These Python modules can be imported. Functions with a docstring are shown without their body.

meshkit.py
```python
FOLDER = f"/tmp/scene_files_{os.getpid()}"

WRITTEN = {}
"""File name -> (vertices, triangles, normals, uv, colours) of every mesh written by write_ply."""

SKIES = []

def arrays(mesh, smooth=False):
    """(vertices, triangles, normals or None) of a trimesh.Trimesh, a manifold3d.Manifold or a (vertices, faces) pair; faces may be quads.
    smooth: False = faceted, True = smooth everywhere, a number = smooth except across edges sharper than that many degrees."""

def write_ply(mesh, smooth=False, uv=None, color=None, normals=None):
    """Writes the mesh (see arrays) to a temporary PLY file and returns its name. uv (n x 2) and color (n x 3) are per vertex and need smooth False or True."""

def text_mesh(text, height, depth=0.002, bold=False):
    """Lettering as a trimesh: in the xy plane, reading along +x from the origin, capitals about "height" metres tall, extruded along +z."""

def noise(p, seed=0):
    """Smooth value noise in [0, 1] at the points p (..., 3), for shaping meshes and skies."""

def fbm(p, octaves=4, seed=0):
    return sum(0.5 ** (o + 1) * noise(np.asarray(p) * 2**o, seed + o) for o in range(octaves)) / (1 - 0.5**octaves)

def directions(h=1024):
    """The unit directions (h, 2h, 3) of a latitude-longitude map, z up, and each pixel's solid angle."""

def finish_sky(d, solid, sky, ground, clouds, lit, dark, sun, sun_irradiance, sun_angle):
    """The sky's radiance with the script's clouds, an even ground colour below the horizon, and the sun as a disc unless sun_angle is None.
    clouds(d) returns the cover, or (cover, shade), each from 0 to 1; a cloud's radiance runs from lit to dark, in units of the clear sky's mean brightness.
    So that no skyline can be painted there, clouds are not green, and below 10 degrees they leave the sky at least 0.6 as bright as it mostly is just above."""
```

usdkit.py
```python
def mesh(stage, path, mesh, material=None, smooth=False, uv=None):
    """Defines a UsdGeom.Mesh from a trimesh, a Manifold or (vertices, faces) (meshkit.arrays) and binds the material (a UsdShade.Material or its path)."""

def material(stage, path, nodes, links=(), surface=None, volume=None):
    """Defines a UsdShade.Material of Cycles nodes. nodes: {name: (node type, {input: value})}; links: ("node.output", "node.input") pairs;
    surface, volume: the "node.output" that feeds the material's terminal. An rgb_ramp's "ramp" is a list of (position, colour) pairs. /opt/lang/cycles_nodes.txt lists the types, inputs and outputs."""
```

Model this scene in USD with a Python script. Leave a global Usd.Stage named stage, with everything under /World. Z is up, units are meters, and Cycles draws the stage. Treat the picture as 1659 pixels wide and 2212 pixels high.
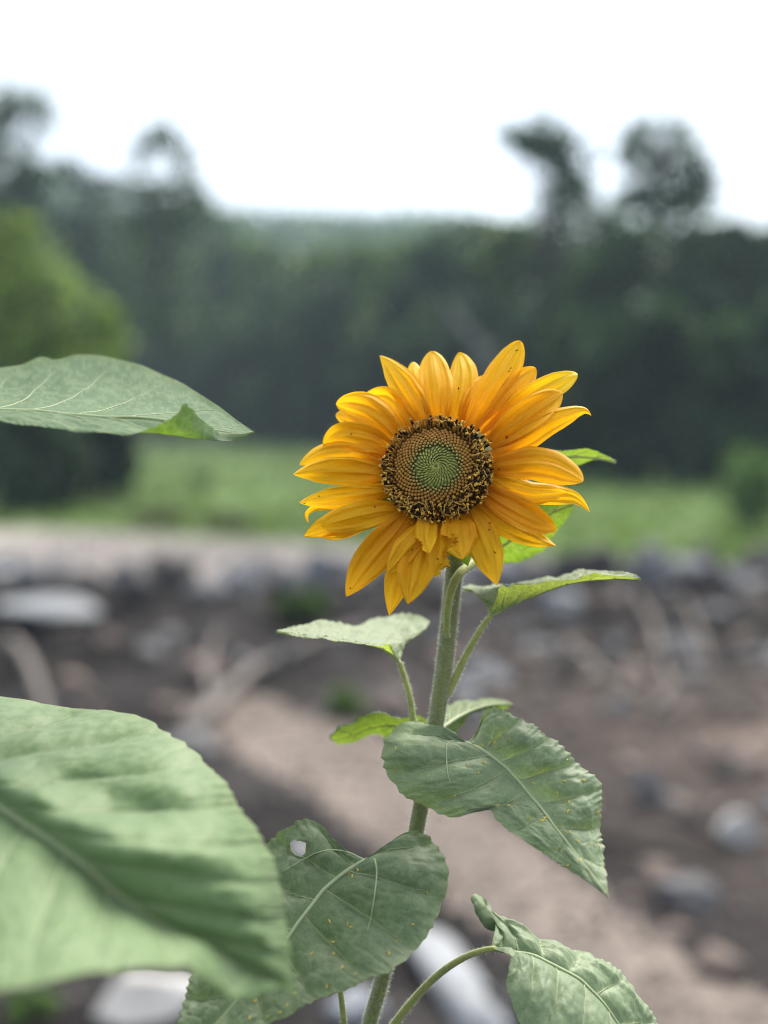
import math, random
import numpy as np
import trimesh
import meshkit, usdkit
from pxr import Usd, UsdGeom, UsdLux, UsdShade, Gf, Sdf, Vt
from scipy.interpolate import PchipInterpolator, Akima1DInterpolator

R = np.random.default_rng(11)
stage = Usd.Stage.CreateInMemory()
UsdGeom.Xform.Define(stage, '/World')
UsdGeom.Scope.Define(stage, '/World/Looks')

# ------------------------------------------------------------------ camera, sky, sun, exposure
W, H = 1659.0, 2212.0                 # measuring grid of the photograph
FPX = 2553.0                          # focal length in those pixels (36 degrees across)
EYE = np.array([0.0, 0.0, 1.5])
PITCH = math.atan(226.0 / FPX)        # horizon at row 880
FWD = np.array([0, math.cos(PITCH), -math.sin(PITCH)])
UPV = np.array([0, math.sin(PITCH), math.cos(PITCH)])
RIGHT = np.array([1.0, 0, 0])
FOCUS = 0.545
EXPOSURE = 2.66
SUN_EL, SUN_AZ = math.radians(52), math.radians(24)      # azimuth clockwise from +y
SKY_STRENGTH = 0.075
HAZE = 0.0010

cam = UsdGeom.Camera.Define(stage, '/World/Camera')
cam.CreateProjectionAttr('perspective')
cam.CreateHorizontalApertureAttr(24.0)
cam.CreateFocalLengthAttr(24.0 * FPX / W)
cam.CreateFStopAttr(24.0 * FPX / W / 15.0)               # lens opening about 15 mm
cam.CreateFocusDistanceAttr(FOCUS)
cam.CreateExposureAttr(EXPOSURE)
cam.CreateClippingRangeAttr(Gf.Vec2f(0.02, 5000))
cm = np.eye(4); cm[0, :3] = RIGHT; cm[1, :3] = UPV; cm[2, :3] = -FWD; cm[3, :3] = EYE
cam.AddTransformOp().Set(Gf.Matrix4d(*cm.ravel().tolist()))

dome = UsdLux.DomeLight.Define(stage, '/World/sky')
dome.CreateIntensityAttr(1.0)
dome.GetPrim().SetCustomDataByKey('kind', 'structure')
sky = usdkit.material(stage, '/World/Looks/sky_air', {
    's': ('sky_texture', {'sky_type': 'single_scattering', 'sun_disc': False, 'sun_elevation': SUN_EL, 'sun_rotation': SUN_AZ,
                          'altitude': 200.0, 'air_density': 1.0, 'aerosol_density': 2.0, 'ozone_density': 1.0}),
    'tc': ('texture_coordinate', {}),
    'n': ('noise_texture', {'scale': 2.2, 'detail': 5.0, 'roughness': 0.55}),
    'cover': ('map_range', {'from_min': 0.3, 'from_max': 0.6, 'to_min': 0.62, 'to_max': 0.86, 'clamp': True}),
    'mix': ('mix_color', {'blend_type': 'mix', 'b': (2.12, 2.12, 2.10), 'use_clamp': False}),
    'bg': ('background_shader', {'strength': SKY_STRENGTH})},
    [('tc.generated', 'n.vector'), ('n.fac', 'cover.value'), ('cover.result', 'mix.fac'), ('s.color', 'mix.a'), ('mix.result', 'bg.color')], surface='bg.background')
UsdShade.MaterialBindingAPI.Apply(dome.GetPrim()).Bind(sky)

sun = UsdLux.DistantLight.Define(stage, '/World/sun')
sun.CreateNormalizeAttr(True); sun.CreateIntensityAttr(0.40); sun.CreateAngleAttr(42.0); sun.CreateColorAttr(Gf.Vec3f(1.0, 0.93, 0.82))
sd = np.array([math.sin(SUN_AZ) * math.cos(SUN_EL), math.cos(SUN_AZ) * math.cos(SUN_EL), math.sin(SUN_EL)])
sx = np.cross([0, 0, 1.0], sd); sx /= np.linalg.norm(sx); sy = np.cross(sd, sx)
sm = np.eye(4); sm[0, :3] = sx; sm[1, :3] = sy; sm[2, :3] = sd
sun.AddTransformOp().Set(Gf.Matrix4d(*sm.ravel().tolist()))

# ------------------------------------------------------------------ helpers
def P(px, py, d):
    """the point seen at column px, row py of the photograph, d metres in front of the lens"""
    px, py, d = np.asarray(px, float), np.asarray(py, float), np.asarray(d, float)
    return EYE + ((px - W / 2) / FPX * d)[..., None] * RIGHT + ((H / 2 - py) / FPX * d)[..., None] * UPV + d[..., None] * FWD

COUNT, LOC = {}, {}
def numbered(parent, name):
    k = (parent, name); n = COUNT.get(k, -1) + 1; COUNT[k] = n
    return f'{parent}/{name}' if n == 0 else f'{parent}/{name}_{n:03d}'

def tag(prim, label=None, cat=None, group=None, kind=None):
    for k, v in (('label', label), ('category', cat), ('group', group), ('kind', kind)):
        if v: prim.SetCustomDataByKey(k, v)

def thing(name, label, cat, loc=(0, 0, 0), group=None):
    p = numbered('/World', name)
    x = UsdGeom.Xform.Define(stage, p); x.AddTranslateOp().Set(Gf.Vec3d(*map(float, loc)))
    LOC[p] = np.asarray(loc, float); tag(x.GetPrim(), label, cat, group)
    return p

def obj(name, mesh, mat, parent='/World', smooth=False, uv=None, tint=None, label=None, cat=None, group=None, kind=None):
    p = numbered(parent, name)
    if isinstance(mesh, trimesh.Trimesh): mesh = (np.array(mesh.vertices), np.array(mesh.faces))
    v, f = np.asarray(mesh[0], float), np.asarray(mesh[1], int)
    if f.shape[1] == 4: f = np.vstack([f[:, [0, 1, 2]], f[:, [0, 2, 3]]])
    root = next((q for q in LOC if parent == q or parent.startswith(q + '/')), None)
    if root: v = v - LOC[root]
    m = usdkit.mesh(stage, p, (v, f), mat, smooth=smooth, uv=uv)
    if tint is not None:
        UsdGeom.PrimvarsAPI(m).CreatePrimvar('tint', Sdf.ValueTypeNames.Color3fArray, 'vertex').Set(Vt.Vec3fArray.FromNumpy(np.asarray(tint, np.float32)))
    tag(m.GetPrim(), label, cat, group, kind)
    return p

def grid_faces(nu, nv, wrap=False):
    i, j = np.meshgrid(np.arange(nu - 1), np.arange(nv if wrap else nv - 1), indexing='ij')
    j2 = (j + 1) % nv
    return np.stack([i * nv + j, i * nv + j2, (i + 1) * nv + j2, (i + 1) * nv + j], -1).reshape(-1, 4)

def tri(f): return np.vstack([f[:, [0, 1, 2]], f[:, [0, 2, 3]]])

def resample(pts, n, power=1.0, ends=None):
    """smooth curve through the points, n samples evenly spread"""
    p = np.asarray(pts, float)
    s = np.r_[0, np.cumsum(np.linalg.norm(np.diff(p[:, :2], axis=0), axis=1) + 1e-6)]; s /= s[-1]
    u = np.linspace(0, 1, n) ** power
    if len(p) > 4: return Akima1DInterpolator(s, p, axis=0)(u)
    if len(p) > 2: return PchipInterpolator(s, p, axis=0)(u)
    return p[0] + (p[1] - p[0]) * u[:, None]

def tube(pts, radii, sides=10, n=None, cap=True):
    p = np.asarray(pts, float)
    if n: p = resample3(p, n)
    r = np.interp(np.linspace(0, 1, len(p)), np.linspace(0, 1, len(np.atleast_1d(radii))), np.atleast_1d(radii))
    t = np.gradient(p, axis=0); t /= np.linalg.norm(t, axis=1, keepdims=True) + 1e-12
    a = np.cross(t[0], [0.3, 0.2, 0.9]); a /= np.linalg.norm(a) + 1e-12
    A = []
    for k in range(len(p)):
        a = a - t[k] * (a @ t[k]); a /= np.linalg.norm(a) + 1e-12; A.append(a)
    A = np.array(A); B = np.cross(t, A); ang = np.arange(sides) * 2 * np.pi / sides
    v = p[:, None] + r[:, None, None] * (np.cos(ang)[None, :, None] * A[:, None] + np.sin(ang)[None, :, None] * B[:, None])
    f = tri(grid_faces(len(p), sides, True)); v = v.reshape(-1, 3)
    if cap:
        n0 = len(v); v = np.vstack([v, p[0], p[-1]]); k = np.arange(sides); k2 = (k + 1) % sides; o = (len(p) - 1) * sides
        f = np.vstack([f, np.stack([k2, k, np.full(sides, n0)], 1), np.stack([o + k, o + k2, np.full(sides, n0 + 1)], 1)])
    return v, f

def resample3(p, n):
    s = np.r_[0, np.cumsum(np.linalg.norm(np.diff(p, axis=0), axis=1) + 1e-9)]; s /= s[-1]; u = np.linspace(0, 1, n)
    if len(p) > 4: return Akima1DInterpolator(s, p, axis=0)(u)
    if len(p) > 2: return PchipInterpolator(s, p, axis=0)(u)
    return p[0] + (p[-1] - p[0]) * u[:, None]

def join(parts):
    """[(v, f, tint?)] as one"""
    V, F, T, n = [], [], [], 0
    for q in parts:
        V.append(q[0]); F.append(np.asarray(q[1]) + n); n += len(q[0])
        if len(q) > 2: T.append(np.broadcast_to(q[2], (len(q[0]), 3)))
    return np.vstack(V), np.vstack(F), (np.vstack(T) if T else None)

def norm(a): return a / (np.linalg.norm(a, axis=-1, keepdims=True) + 1e-12)

# ------------------------------------------------------------------ materials
def tinted(name, rough=0.6, trans=None, fac=0.3, noise=600.0, vary=0.25, bump=0.15, bdist=0.0004, sheen=0.0, spec=0.3, stretch=None, cells=0):
    """colour of the mesh's own tint with fine mottling; trans: light passes through with this colour over the tint"""
    nodes = {'a': ('attribute', {'attribute': 'tint'}), 'tc': ('texture_coordinate', {}),
             'n': ('noise_texture', {'scale': noise, 'detail': 4.0, 'roughness': 0.6}),
             'mr': ('map_range', {'from_min': 0.25, 'from_max': 0.75, 'to_min': 1 - vary, 'to_max': 1 + vary}),
             'mul': ('mix_color', {'blend_type': 'multiply', 'fac': 1.0, 'use_clamp': False}),
             'b': ('bump', {'strength': bump, 'distance': bdist}),
             'p': ('principled_bsdf', {'roughness': rough, 'specular_ior_level': spec, 'sheen_weight': sheen, 'sheen_roughness': 0.6})}
    links = [('n.fac', 'mr.value'), ('a.color', 'mul.a'), ('mr.result', 'mul.b'), ('mul.result', 'p.base_color'), ('n.fac', 'b.height'), ('b.normal', 'p.normal')]
    if cells:
        nodes |= {'vo': ('voronoi_texture', {'feature': 'distance_to_edge', 'scale': cells, 'randomness': 1.0}), 'wob': ('noise_texture', {'scale': cells * .7, 'detail': 2.0}),
                  'cm': ('map_range', {'from_min': 0.0, 'from_max': 0.22, 'to_min': 0.0, 'to_max': 1.0, 'clamp': True}), 'b2': ('bump', {'strength': 0.55, 'distance': 0.0005})}
        links += [('tc.object', 'wob.vector'), ('wob.color', 'vm.b'), ('tc.object', 'vm.a'), ('vm.result', 'vo.vector'), ('vo.distance', 'cm.value'), ('cm.result', 'b2.height'), ('b2.normal', 'b.normal')]
        nodes['vm'] = ('mix_color', {'blend_type': 'add', 'fac': 0.004, 'use_clamp': False})
    if stretch:
        nodes['mp'] = ('mapping', {'scale': stretch}); links += [('tc.UV', 'mp.vector'), ('mp.vector', 'n.vector')]
    else:
        links += [('tc.object', 'n.vector')]
    if trans is None:
        return usdkit.material(stage, f'/World/Looks/{name}', nodes, links, surface='p.BSDF')
    nodes |= {'tm': ('mix_color', {'blend_type': 'multiply', 'fac': 1.0, 'b': trans, 'use_clamp': False}), 't': ('translucent_bsdf', {}), 'mc': ('mix_closure', {'fac': fac})}
    links += [('mul.result', 'tm.a'), ('tm.result', 't.color'), ('b.normal', 't.normal'), ('p.BSDF', 'mc.closure1'), ('t.BSDF', 'mc.closure2')]
    return usdkit.material(stage, f'/World/Looks/{name}', nodes, links, surface='mc.closure')

def noisy(name, c1, c2, scale, rough=0.9, bump=0.4, bdist=0.01):
    return usdkit.material(stage, f'/World/Looks/{name}', {
        'tc': ('texture_coordinate', {}), 'n': ('noise_texture', {'scale': scale, 'detail': 6.0, 'roughness': 0.65}),
        'r': ('rgb_ramp', {'ramp': [(0.3, c1), (0.7, c2)]}), 'b': ('bump', {'strength': bump, 'distance': bdist}),
        'p': ('principled_bsdf', {'roughness': rough, 'specular_ior_level': 0.25})},
        [('tc.object', 'n.vector'), ('n.fac', 'r.fac'), ('r.color', 'p.base_color'), ('n.fac', 'b.height'), ('b.normal', 'p.normal')], surface='p.BSDF')

M_leaf = tinted('leaf_blade', rough=0.55, trans=(1.5, 1.6, 0.35), fac=0.24, noise=900, vary=0.2, bump=0.35, bdist=0.0004, sheen=0.15, spec=0.35)
M_dull = tinted('shaded_leaf_blade', rough=0.75, trans=(1.5, 1.7, 0.25), fac=0.30, noise=900, vary=0.2, bump=0.3, bdist=0.0004, sheen=0.05, spec=0.12)
M_thin = tinted('young_leaf_blade', rough=0.6, trans=(1.35, 1.40, 0.28), fac=0.44, noise=900, vary=0.2, bump=0.3, bdist=0.0003, sheen=0.2)
M_vein = tinted('leaf_vein', rough=0.55, trans=(1.2, 1.3, 0.5), fac=0.2, noise=500, vary=0.1, bump=0.1)
M_petal = tinted('petal', rough=0.55, trans=(1.05, 1.0, 0.7), fac=0.42, noise=1.0, vary=0.16, bump=0.25, bdist=0.0003, spec=0.25, stretch=(60, 3, 1))
M_stem = tinted('stem_skin', rough=0.6, trans=(1.2, 1.3, 0.5), fac=0.15, noise=400, vary=0.2, bump=0.3, sheen=0.5)
M_hair = tinted('plant_hair', rough=0.5, trans=(1, 1, 1), fac=0.4, noise=10, vary=0.0, bump=0.0)
M_floret = tinted('floret', rough=0.6, trans=(1.1, 1.0, 0.6), fac=0.12, noise=900, vary=0.25, bump=0.2)
M_foliage = tinted('tree_foliage', rough=0.6, trans=(1.3, 1.5, 0.5), fac=0.3, noise=1.5, vary=0.35, bump=0.0)
M_grass = tinted('grass_blades', rough=0.6, trans=(1.3, 1.5, 0.5), fac=0.3, noise=0.7, vary=0.25, bump=0.0)
M_ground = tinted('bare_soil', rough=0.95, noise=14, vary=0.5, bump=0.6, bdist=0.02, spec=0.1)
M_bark = noisy('bark', (0.028, 0.025, 0.022), (0.060, 0.055, 0.048), 9, bump=0.6, bdist=0.02)
M_deadwood = noisy('weathered_wood', (0.10, 0.092, 0.088), (0.22, 0.20, 0.19), 14, bump=0.5, bdist=0.01)
M_greytrunk = noisy('grey_bark', (0.09, 0.09, 0.095), (0.16, 0.16, 0.17), 6)
M_rock = {'bluish': noisy('bluish_stone', (0.07, 0.075, 0.088), (0.17, 0.18, 0.205), 9), 'slab': noisy('slab_stone', (0.17, 0.185, 0.205), (0.29, 0.305, 0.33), 9), 'grey': noisy('grey_stone', (0.085, 0.085, 0.09), (0.18, 0.18, 0.19), 11), 'brown': noisy('brown_stone', (0.08, 0.064, 0.058), (0.19, 0.155, 0.14), 11),
          'pale': noisy('pale_stone', (0.22, 0.22, 0.22), (0.42, 0.42, 0.42), 9), 'blue': noisy('blue_grey_stone', (0.16, 0.175, 0.20), (0.30, 0.32, 0.35), 9),
          'dark': noisy('dark_stone', (0.022, 0.022, 0.025), (0.06, 0.058, 0.06), 11)}

# ------------------------------------------------------------------ terrain
def field_edge(x): return 12.6 - 0.42 * np.clip(x, -6, 6) + 0.35 * (meshkit.noise(np.stack([x * 0.8, 0 * x, 0 * x], -1), 3) - 0.5)
def forest_edge(x): return np.clip(40 - 2.3 * x, 22, 62)
def heap(x, y):
    """the bank of earth and stones between the plants and the drive"""
    n = meshkit.fbm(np.stack([x * 0.9, y * 0.9, 0 * x], -1), 3, 5)
    crest = np.exp(-((y - 8.2 - 0.25 * np.sin(x * 1.3)) / 0.85) ** 2) * (0.34 + 0.25 * (n - 0.5)) * (1 / (1 + np.exp((np.abs(x) - 5.5) * 1.5)))
    right = np.exp(-((x - 1.9) / 1.0) ** 2 - ((y - 5.0) / 1.3) ** 2) * 0.22
    return crest + right
def hill(x, y):
    s = np.clip((y - 85) / 95, 0, 1); s = s * s * (3 - 2 * s)
    return s * (24.6 - x * 0.085 + 0.9 * np.sin(x / 9 + 1))
def ground_h(x, y):
    x, y = np.asarray(x, float), np.asarray(y, float)
    n = meshkit.fbm(np.stack([x * 2.3, y * 2.3, 0 * x], -1), 4, 9) - 0.5
    near = np.clip((10 - y) / 2, 0, 1) * (y > -3)
    return heap(x, y) + n * 0.10 * near * (1 - path_mask(x, y) * 0.7) + hill(x, y)
def path_mask(x, y):
    c = np.interp(y, [0, 2.2, 2.9, 3.7, 4.4, 5.3, 6.2], [2.0, 1.25, 0.72, 0.32, 0.02, -0.42, -0.95])
    w = np.interp(y, [2.2, 3.2, 4.4, 5.4, 6.0], [0.30, 0.24, 0.30, 0.42, 0.25])
    return np.clip(1.3 - np.abs(x - c) / w, 0, 1) * (y < 6.1) * (y > 0.5)

def axis(lo, hi, step, far_lo, far_hi, grow=1.18):
    a = list(np.arange(lo, hi + 1e-9, step)); s = step
    while a[-1] < far_hi: s *= grow; a.append(a[-1] + s)
    s = step
    while a[0] > far_lo: s *= grow; a.insert(0, a[0] - s)
    return np.array(a)
gx, gy = axis(-4.5, 4.5, 0.07, -420, 420), axis(0.5, 15, 0.07, -80, 420)
X, Y = np.meshgrid(gx, gy, indexing='ij'); Z = ground_h(X, Y)
V = np.stack([X, Y, Z], -1).reshape(-1, 3); Fq = grid_faces(len(gx), len(gy))
Fq = Fq[:, ::-1][:, [0, 1, 2, 3]]
if np.cross(V[Fq[0, 1]] - V[Fq[0, 0]], V[Fq[0, 2]] - V[Fq[0, 0]])[2] < 0: Fq = Fq[:, ::-1]
C = V[Fq].mean(1); cx, cy = C[:, 0], C[:, 1]
jit = 0.12 * (meshkit.fbm(np.stack([cx * 3, cy * 3, 0 * cx], -1), 3, 2) - 0.5)
is_hill = cy > 88
is_field = ~is_hill & (cy > field_edge(cx) + jit)
is_drive = ~is_field & ~is_hill & (cy > 9.5 + 3 * jit)
is_path = ~is_field & ~is_drive & ~is_hill & (path_mask(cx, cy) + 3 * jit > 0.35)
is_soil = ~(is_field | is_drive | is_path | is_hill)
def tone(v, base, amp=0.25, scale=1.3, seed=1):
    n = meshkit.fbm(v * scale, 3, seed)[:, None]
    return np.asarray(base)[None] * np.clip(1 + amp * 3.0 * (n - 0.5), .25, 2.2)
def sub(mask):
    f = tri(Fq[mask]); u, inv = np.unique(f, return_inverse=True)
    return V[u], inv.reshape(-1, 3)
v, f = sub(is_soil)
wr = 1 / (1 + np.exp(-(v[:, 0] - 0.35 + (v[:, 1] - 6.3) * 0.4) * 4)) / (1 + np.exp((v[:, 1] - 6.0) * 3.5))
t = tone(v, (0.016, 0.0148, 0.0158), 1.0, 1.9) * (1 - wr[:, None]) + tone(v, (0.080, 0.064, 0.058), 0.95, 2.6, 4) * wr[:, None]
obj('ground', (v, f), M_ground, smooth=True, tint=t, kind='structure')
v, f = sub(is_path); obj('sandy_path', (v, f), M_ground, smooth=True, tint=tone(v, (0.145, 0.124, 0.113), 0.25, 1.8), kind='structure')
v, f = sub(is_drive); obj('gravel_drive', (v, f), M_ground, smooth=True, tint=tone(v, (0.215, 0.198, 0.192), 0.15), kind='structure')
v, f = sub(is_field)
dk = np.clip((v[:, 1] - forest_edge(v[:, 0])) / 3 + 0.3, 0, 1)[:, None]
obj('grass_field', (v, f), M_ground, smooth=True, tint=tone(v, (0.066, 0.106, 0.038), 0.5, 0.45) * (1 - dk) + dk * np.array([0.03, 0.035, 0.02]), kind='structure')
v, f = sub(is_hill); obj('hills', (v, f), M_ground, smooth=True, tint=tone(v, (0.035, 0.055, 0.028), 0.3, 0.1), kind='structure')

# grass tufts on the field and pebbles on drive and path
def quads(c, n1, n2, tint):
    v = np.stack([c - n1 - n2, c + n1 - n2, c + n1 + n2, c - n1 + n2], 1).reshape(-1, 3)
    k = np.arange(len(c))[:, None] * 4
    return v, np.vstack([k + [0, 1, 2], k + [0, 2, 3]]), np.repeat(tint, 4, 0)
n = 9000
y = 11 + 30 * R.random(n) ** 1.6; x = (R.random(n) - 0.5) * (4 + y * 0.9); ok = y > field_edge(x) + 0.05; x, y = x[ok], y[ok]
hgt = R.uniform(0.05, 0.16, len(x)); ang = R.random(len(x)) * 6.28
base = np.stack([x, y, ground_h(x, y)], -1); lean = np.stack([R.normal(0, .3, len(x)), R.normal(0, .3, len(x)), np.ones(len(x))], -1) * hgt[:, None]
wd = np.stack([np.cos(ang), np.sin(ang), 0 * ang], -1) * 0.05
bl = []
for s in (-1, 0, 1):
    a = base + wd * s * 0.8; bl.append(np.stack([a - wd * 0.35, a + wd * 0.35, a + lean + wd * s * 0.9], 1))
T = np.array([0.078, 0.130, 0.042]) * R.uniform(0.7, 1.35, (len(x), 1)) * np.array([1, 1, 1]) + R.uniform(0, 0.03, (len(x), 1)) * np.array([1, .6, 0])
v = np.concatenate(bl, 1).reshape(-1, 3); f = np.arange(len(v)).reshape(-1, 3)
obj('field_grass', (v, f), M_grass, tint=np.repeat(T, 9, 0), label='short green grass covering the field behind the gravel drive', cat='grass', kind='stuff')

ico1, ico2, ico3 = trimesh.creation.icosphere(0), trimesh.creation.icosphere(1), trimesh.creation.icosphere(3)
def scatter_pebbles(n, xs, ys, test, rng, base):
    x = R.uniform(*xs, n * 3); y = R.uniform(*ys, n * 3); ok = test(x, y); x, y = x[ok][:n], y[ok][:n]
    r = R.uniform(*rng, len(x)) ; c = np.stack([x, y, ground_h(x, y) + r * 0.2], -1)
    s = r[:, None, None] * R.uniform(0.6, 1.2, (len(x), 1, 3)) * np.array([1, 1, 0.7])
    v = (np.array(ico1.vertices)[None] * s * R.uniform(0.75, 1.2, (len(x), 12, 1)) + c[:, None]).reshape(-1, 3)
    f = (np.array(ico1.faces)[None] + (np.arange(len(x)) * 12)[:, None, None]).reshape(-1, 3)
    return v, f, np.repeat(np.asarray(base) * R.uniform(0.6, 1.35, (len(x), 1)), 12, 0)
M_peb = tinted('pebble', rough=0.85, noise=30, vary=0.3, bump=0.2, bdist=0.004)
v, f, t = scatter_pebbles(2600, (-4, 4), (9.3, 14.5), lambda x, y: (y > 9.6) & (y < field_edge(x)), (0.012, 0.04), (0.215, 0.198, 0.192))
obj('drive_gravel', (v, f), M_peb, tint=t, label='loose pale gravel lying on the drive below the field', cat='gravel', kind='stuff')
v, f, t = scatter_pebbles(1800, (-1.5, 1.6), (2.3, 6.0), lambda x, y: path_mask(x, y) > 0.25, (0.006, 0.02), (0.145, 0.124, 0.113))
obj('path_gravel', (v, f), M_peb, tint=t, label='fine pinkish gravel strewn along the sandy path', cat='gravel', kind='stuff')
v, f, t = scatter_pebbles(3200, (-4, 4), (2.3, 9.3), lambda x, y: path_mask(x, y) < 0.2, (0.008, 0.035), (0.055, 0.050, 0.050))
obj('soil_rubble', (v, f), M_peb, tint=t, label='small broken stones and clods littering the dark bank', cat='rubble', kind='stuff')

# ------------------------------------------------------------------ stones, slabs, sticks
def rock(r, seed, squash=0.7, base=ico2, lump=0.35):
    v = np.array(base.vertices); n = meshkit.fbm(v * 1.3 + seed * 7.1, 3, seed)[:, None]
    v = v * (1 - lump + 2 * lump * n)
    rr = np.random.default_rng(seed); q = rr.normal(size=(8, 3)); q /= np.linalg.norm(q, axis=1, keepdims=True)
    for k in q:                                                  # flat broken faces
        d = v @ k; lim = rr.uniform(0.5, 0.8); v = v - np.maximum(d - lim, 0)[:, None] * k
    a = rr.random() * 6.28; ca, sa = math.cos(a), math.sin(a)
    v = v * np.asarray(r) * [1, 1, squash]
    return v @ np.array([[ca, sa, 0], [-sa, ca, 0], [0, 0, 1]]), np.array(base.faces)

def on_ground(px, py):
    ds = np.concatenate([np.arange(1.5, 14, .02), np.arange(14, 45, .1)])
    q = P(np.full(len(ds), px), np.full(len(ds), py), ds); hit = np.nonzero(q[:, 2] <= ground_h(q[:, 0], q[:, 1]))[0]
    d = ds[hit[0]] if len(hit) else 40.0
    return P(px, py, d), float(d)

def put_stone(px, py, wpx, hpx, kind, label, seed, cat='stone', base=ico3, depth=0.8, tilt=0.0, name='stone'):
    q, d = on_ground(px, py + hpx * 0.45)
    k = d / FPX
    v, f = rock((1, 1, 1), seed, 1.0, base, 0.25)
    v = v / np.abs(v).max(0) * np.array([wpx * k / 2, wpx * k / 2 * depth, hpx * k / 2])
    c, s = math.cos(tilt), math.sin(tilt); v = v @ np.array([[c, 0, s], [0, 1, 0], [-s, 0, c]])
    q = q + np.array([0, wpx * k * depth * 0.25, 0]); q[2] = ground_h(q[0], q[1])
    obj(name, (v + q + [0, 0, hpx * k * 0.26], f), M_rock[kind], smooth=35, label=label, cat=cat)

put_stone(105, 1318, 250, 52, 'slab', 'long flat pale stone slab on the bank at the left edge', 1, 'slab', depth=0.5, name='stone_slab')
put_stone(30, 1232, 130, 46, 'pale', 'whitish block on the drive above the long pale slab', 2, 'block', name='stone_block')
put_stone(1215, 1305, 90, 62, 'blue', 'bluish white stone on the bank below the right upper leaf', 3)
put_stone(1045, 1447, 70, 62, 'blue', 'blue grey stone on the dark bank just right of the stem', 4)
put_stone(510, 1232, 62, 74, 'grey', 'upright grey stone on top of the bank, left of the flower', 5)
put_stone(430, 1275, 85, 65, 'grey', 'rounded grey stone on the bank crest, between two others', 6)
put_stone(295, 1275, 95, 70, 'dark', 'dark rounded stone at the left end of the bank crest', 7)
put_stone(645, 1262, 60, 48, 'grey', 'small grey stone on the bank crest beneath the lowest petals', 8)
put_stone(607, 1410, 48, 60, 'grey', 'small grey stone below the tip of the left pale leaf', 9)
put_stone(1600, 1790, 110, 75, 'pale', 'white stone among brown rubble near the right edge', 10)
put_stone(1400, 1690, 80, 110, 'grey', 'pale grey stone in the brown rubble, right of the heart leaf', 11)
put_stone(1350, 1520, 75, 60, 'grey', 'flat grey stone on the bank at the right, above the rubble', 12)
put_stone(1465, 1395, 110, 80, 'grey', 'broad grey stone on the bank near the right edge', 13)
put_stone(300, 2160, 270, 130, 'pale', 'large whitish boulder under the big foreground leaf', 14, 'boulder', depth=0.7, name='boulder')
def long_slab(p0, p1, wid, hgt, kind, label, seed, name='stone_slab'):
    a, _ = on_ground(*p0); c, _ = on_ground(*p1); ax = c - a; ln = np.linalg.norm(ax[:2]); ax = np.array([ax[0], ax[1], 0]) / ln; sd_ = np.array([-ax[1], ax[0], 0])
    v, f_ = rock((1, 1, 1), seed, 1.0, ico3, 0.22); v = np.sign(v) * np.abs(v / np.abs(v).max(0)) ** .75 * np.array([ln, wid, hgt]) / 2; v += (meshkit.fbm(v * 20, 3, seed)[:, None] - .5) * .02
    mid = (a + c) / 2; mid[2] = float(ground_h(mid[0], mid[1])) + hgt * .35
    obj(name, (mid + v[:, :1] * ax + v[:, 1:2] * sd_ + v[:, 2:] * [0, 0, 1], f_), M_rock[kind], smooth=30, label=label, cat='slab')
long_slab((893, 2010), (1075, 2300), 0.15, 0.09, 'slab', 'long pale slab lying across the path behind the lower stem', 15)
put_stone(648, 1850, 110, 90, 'pale', 'pale stone seen through the hole in the hanging leaf', 21)
put_stone(760, 2170, 150, 90, 'blue', 'blue grey stone low behind the hanging heart leaf', 16)
put_stone(1130, 2190, 180, 110, 'dark', 'dark stone at the foot of the leaning blue slab', 17)
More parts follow.
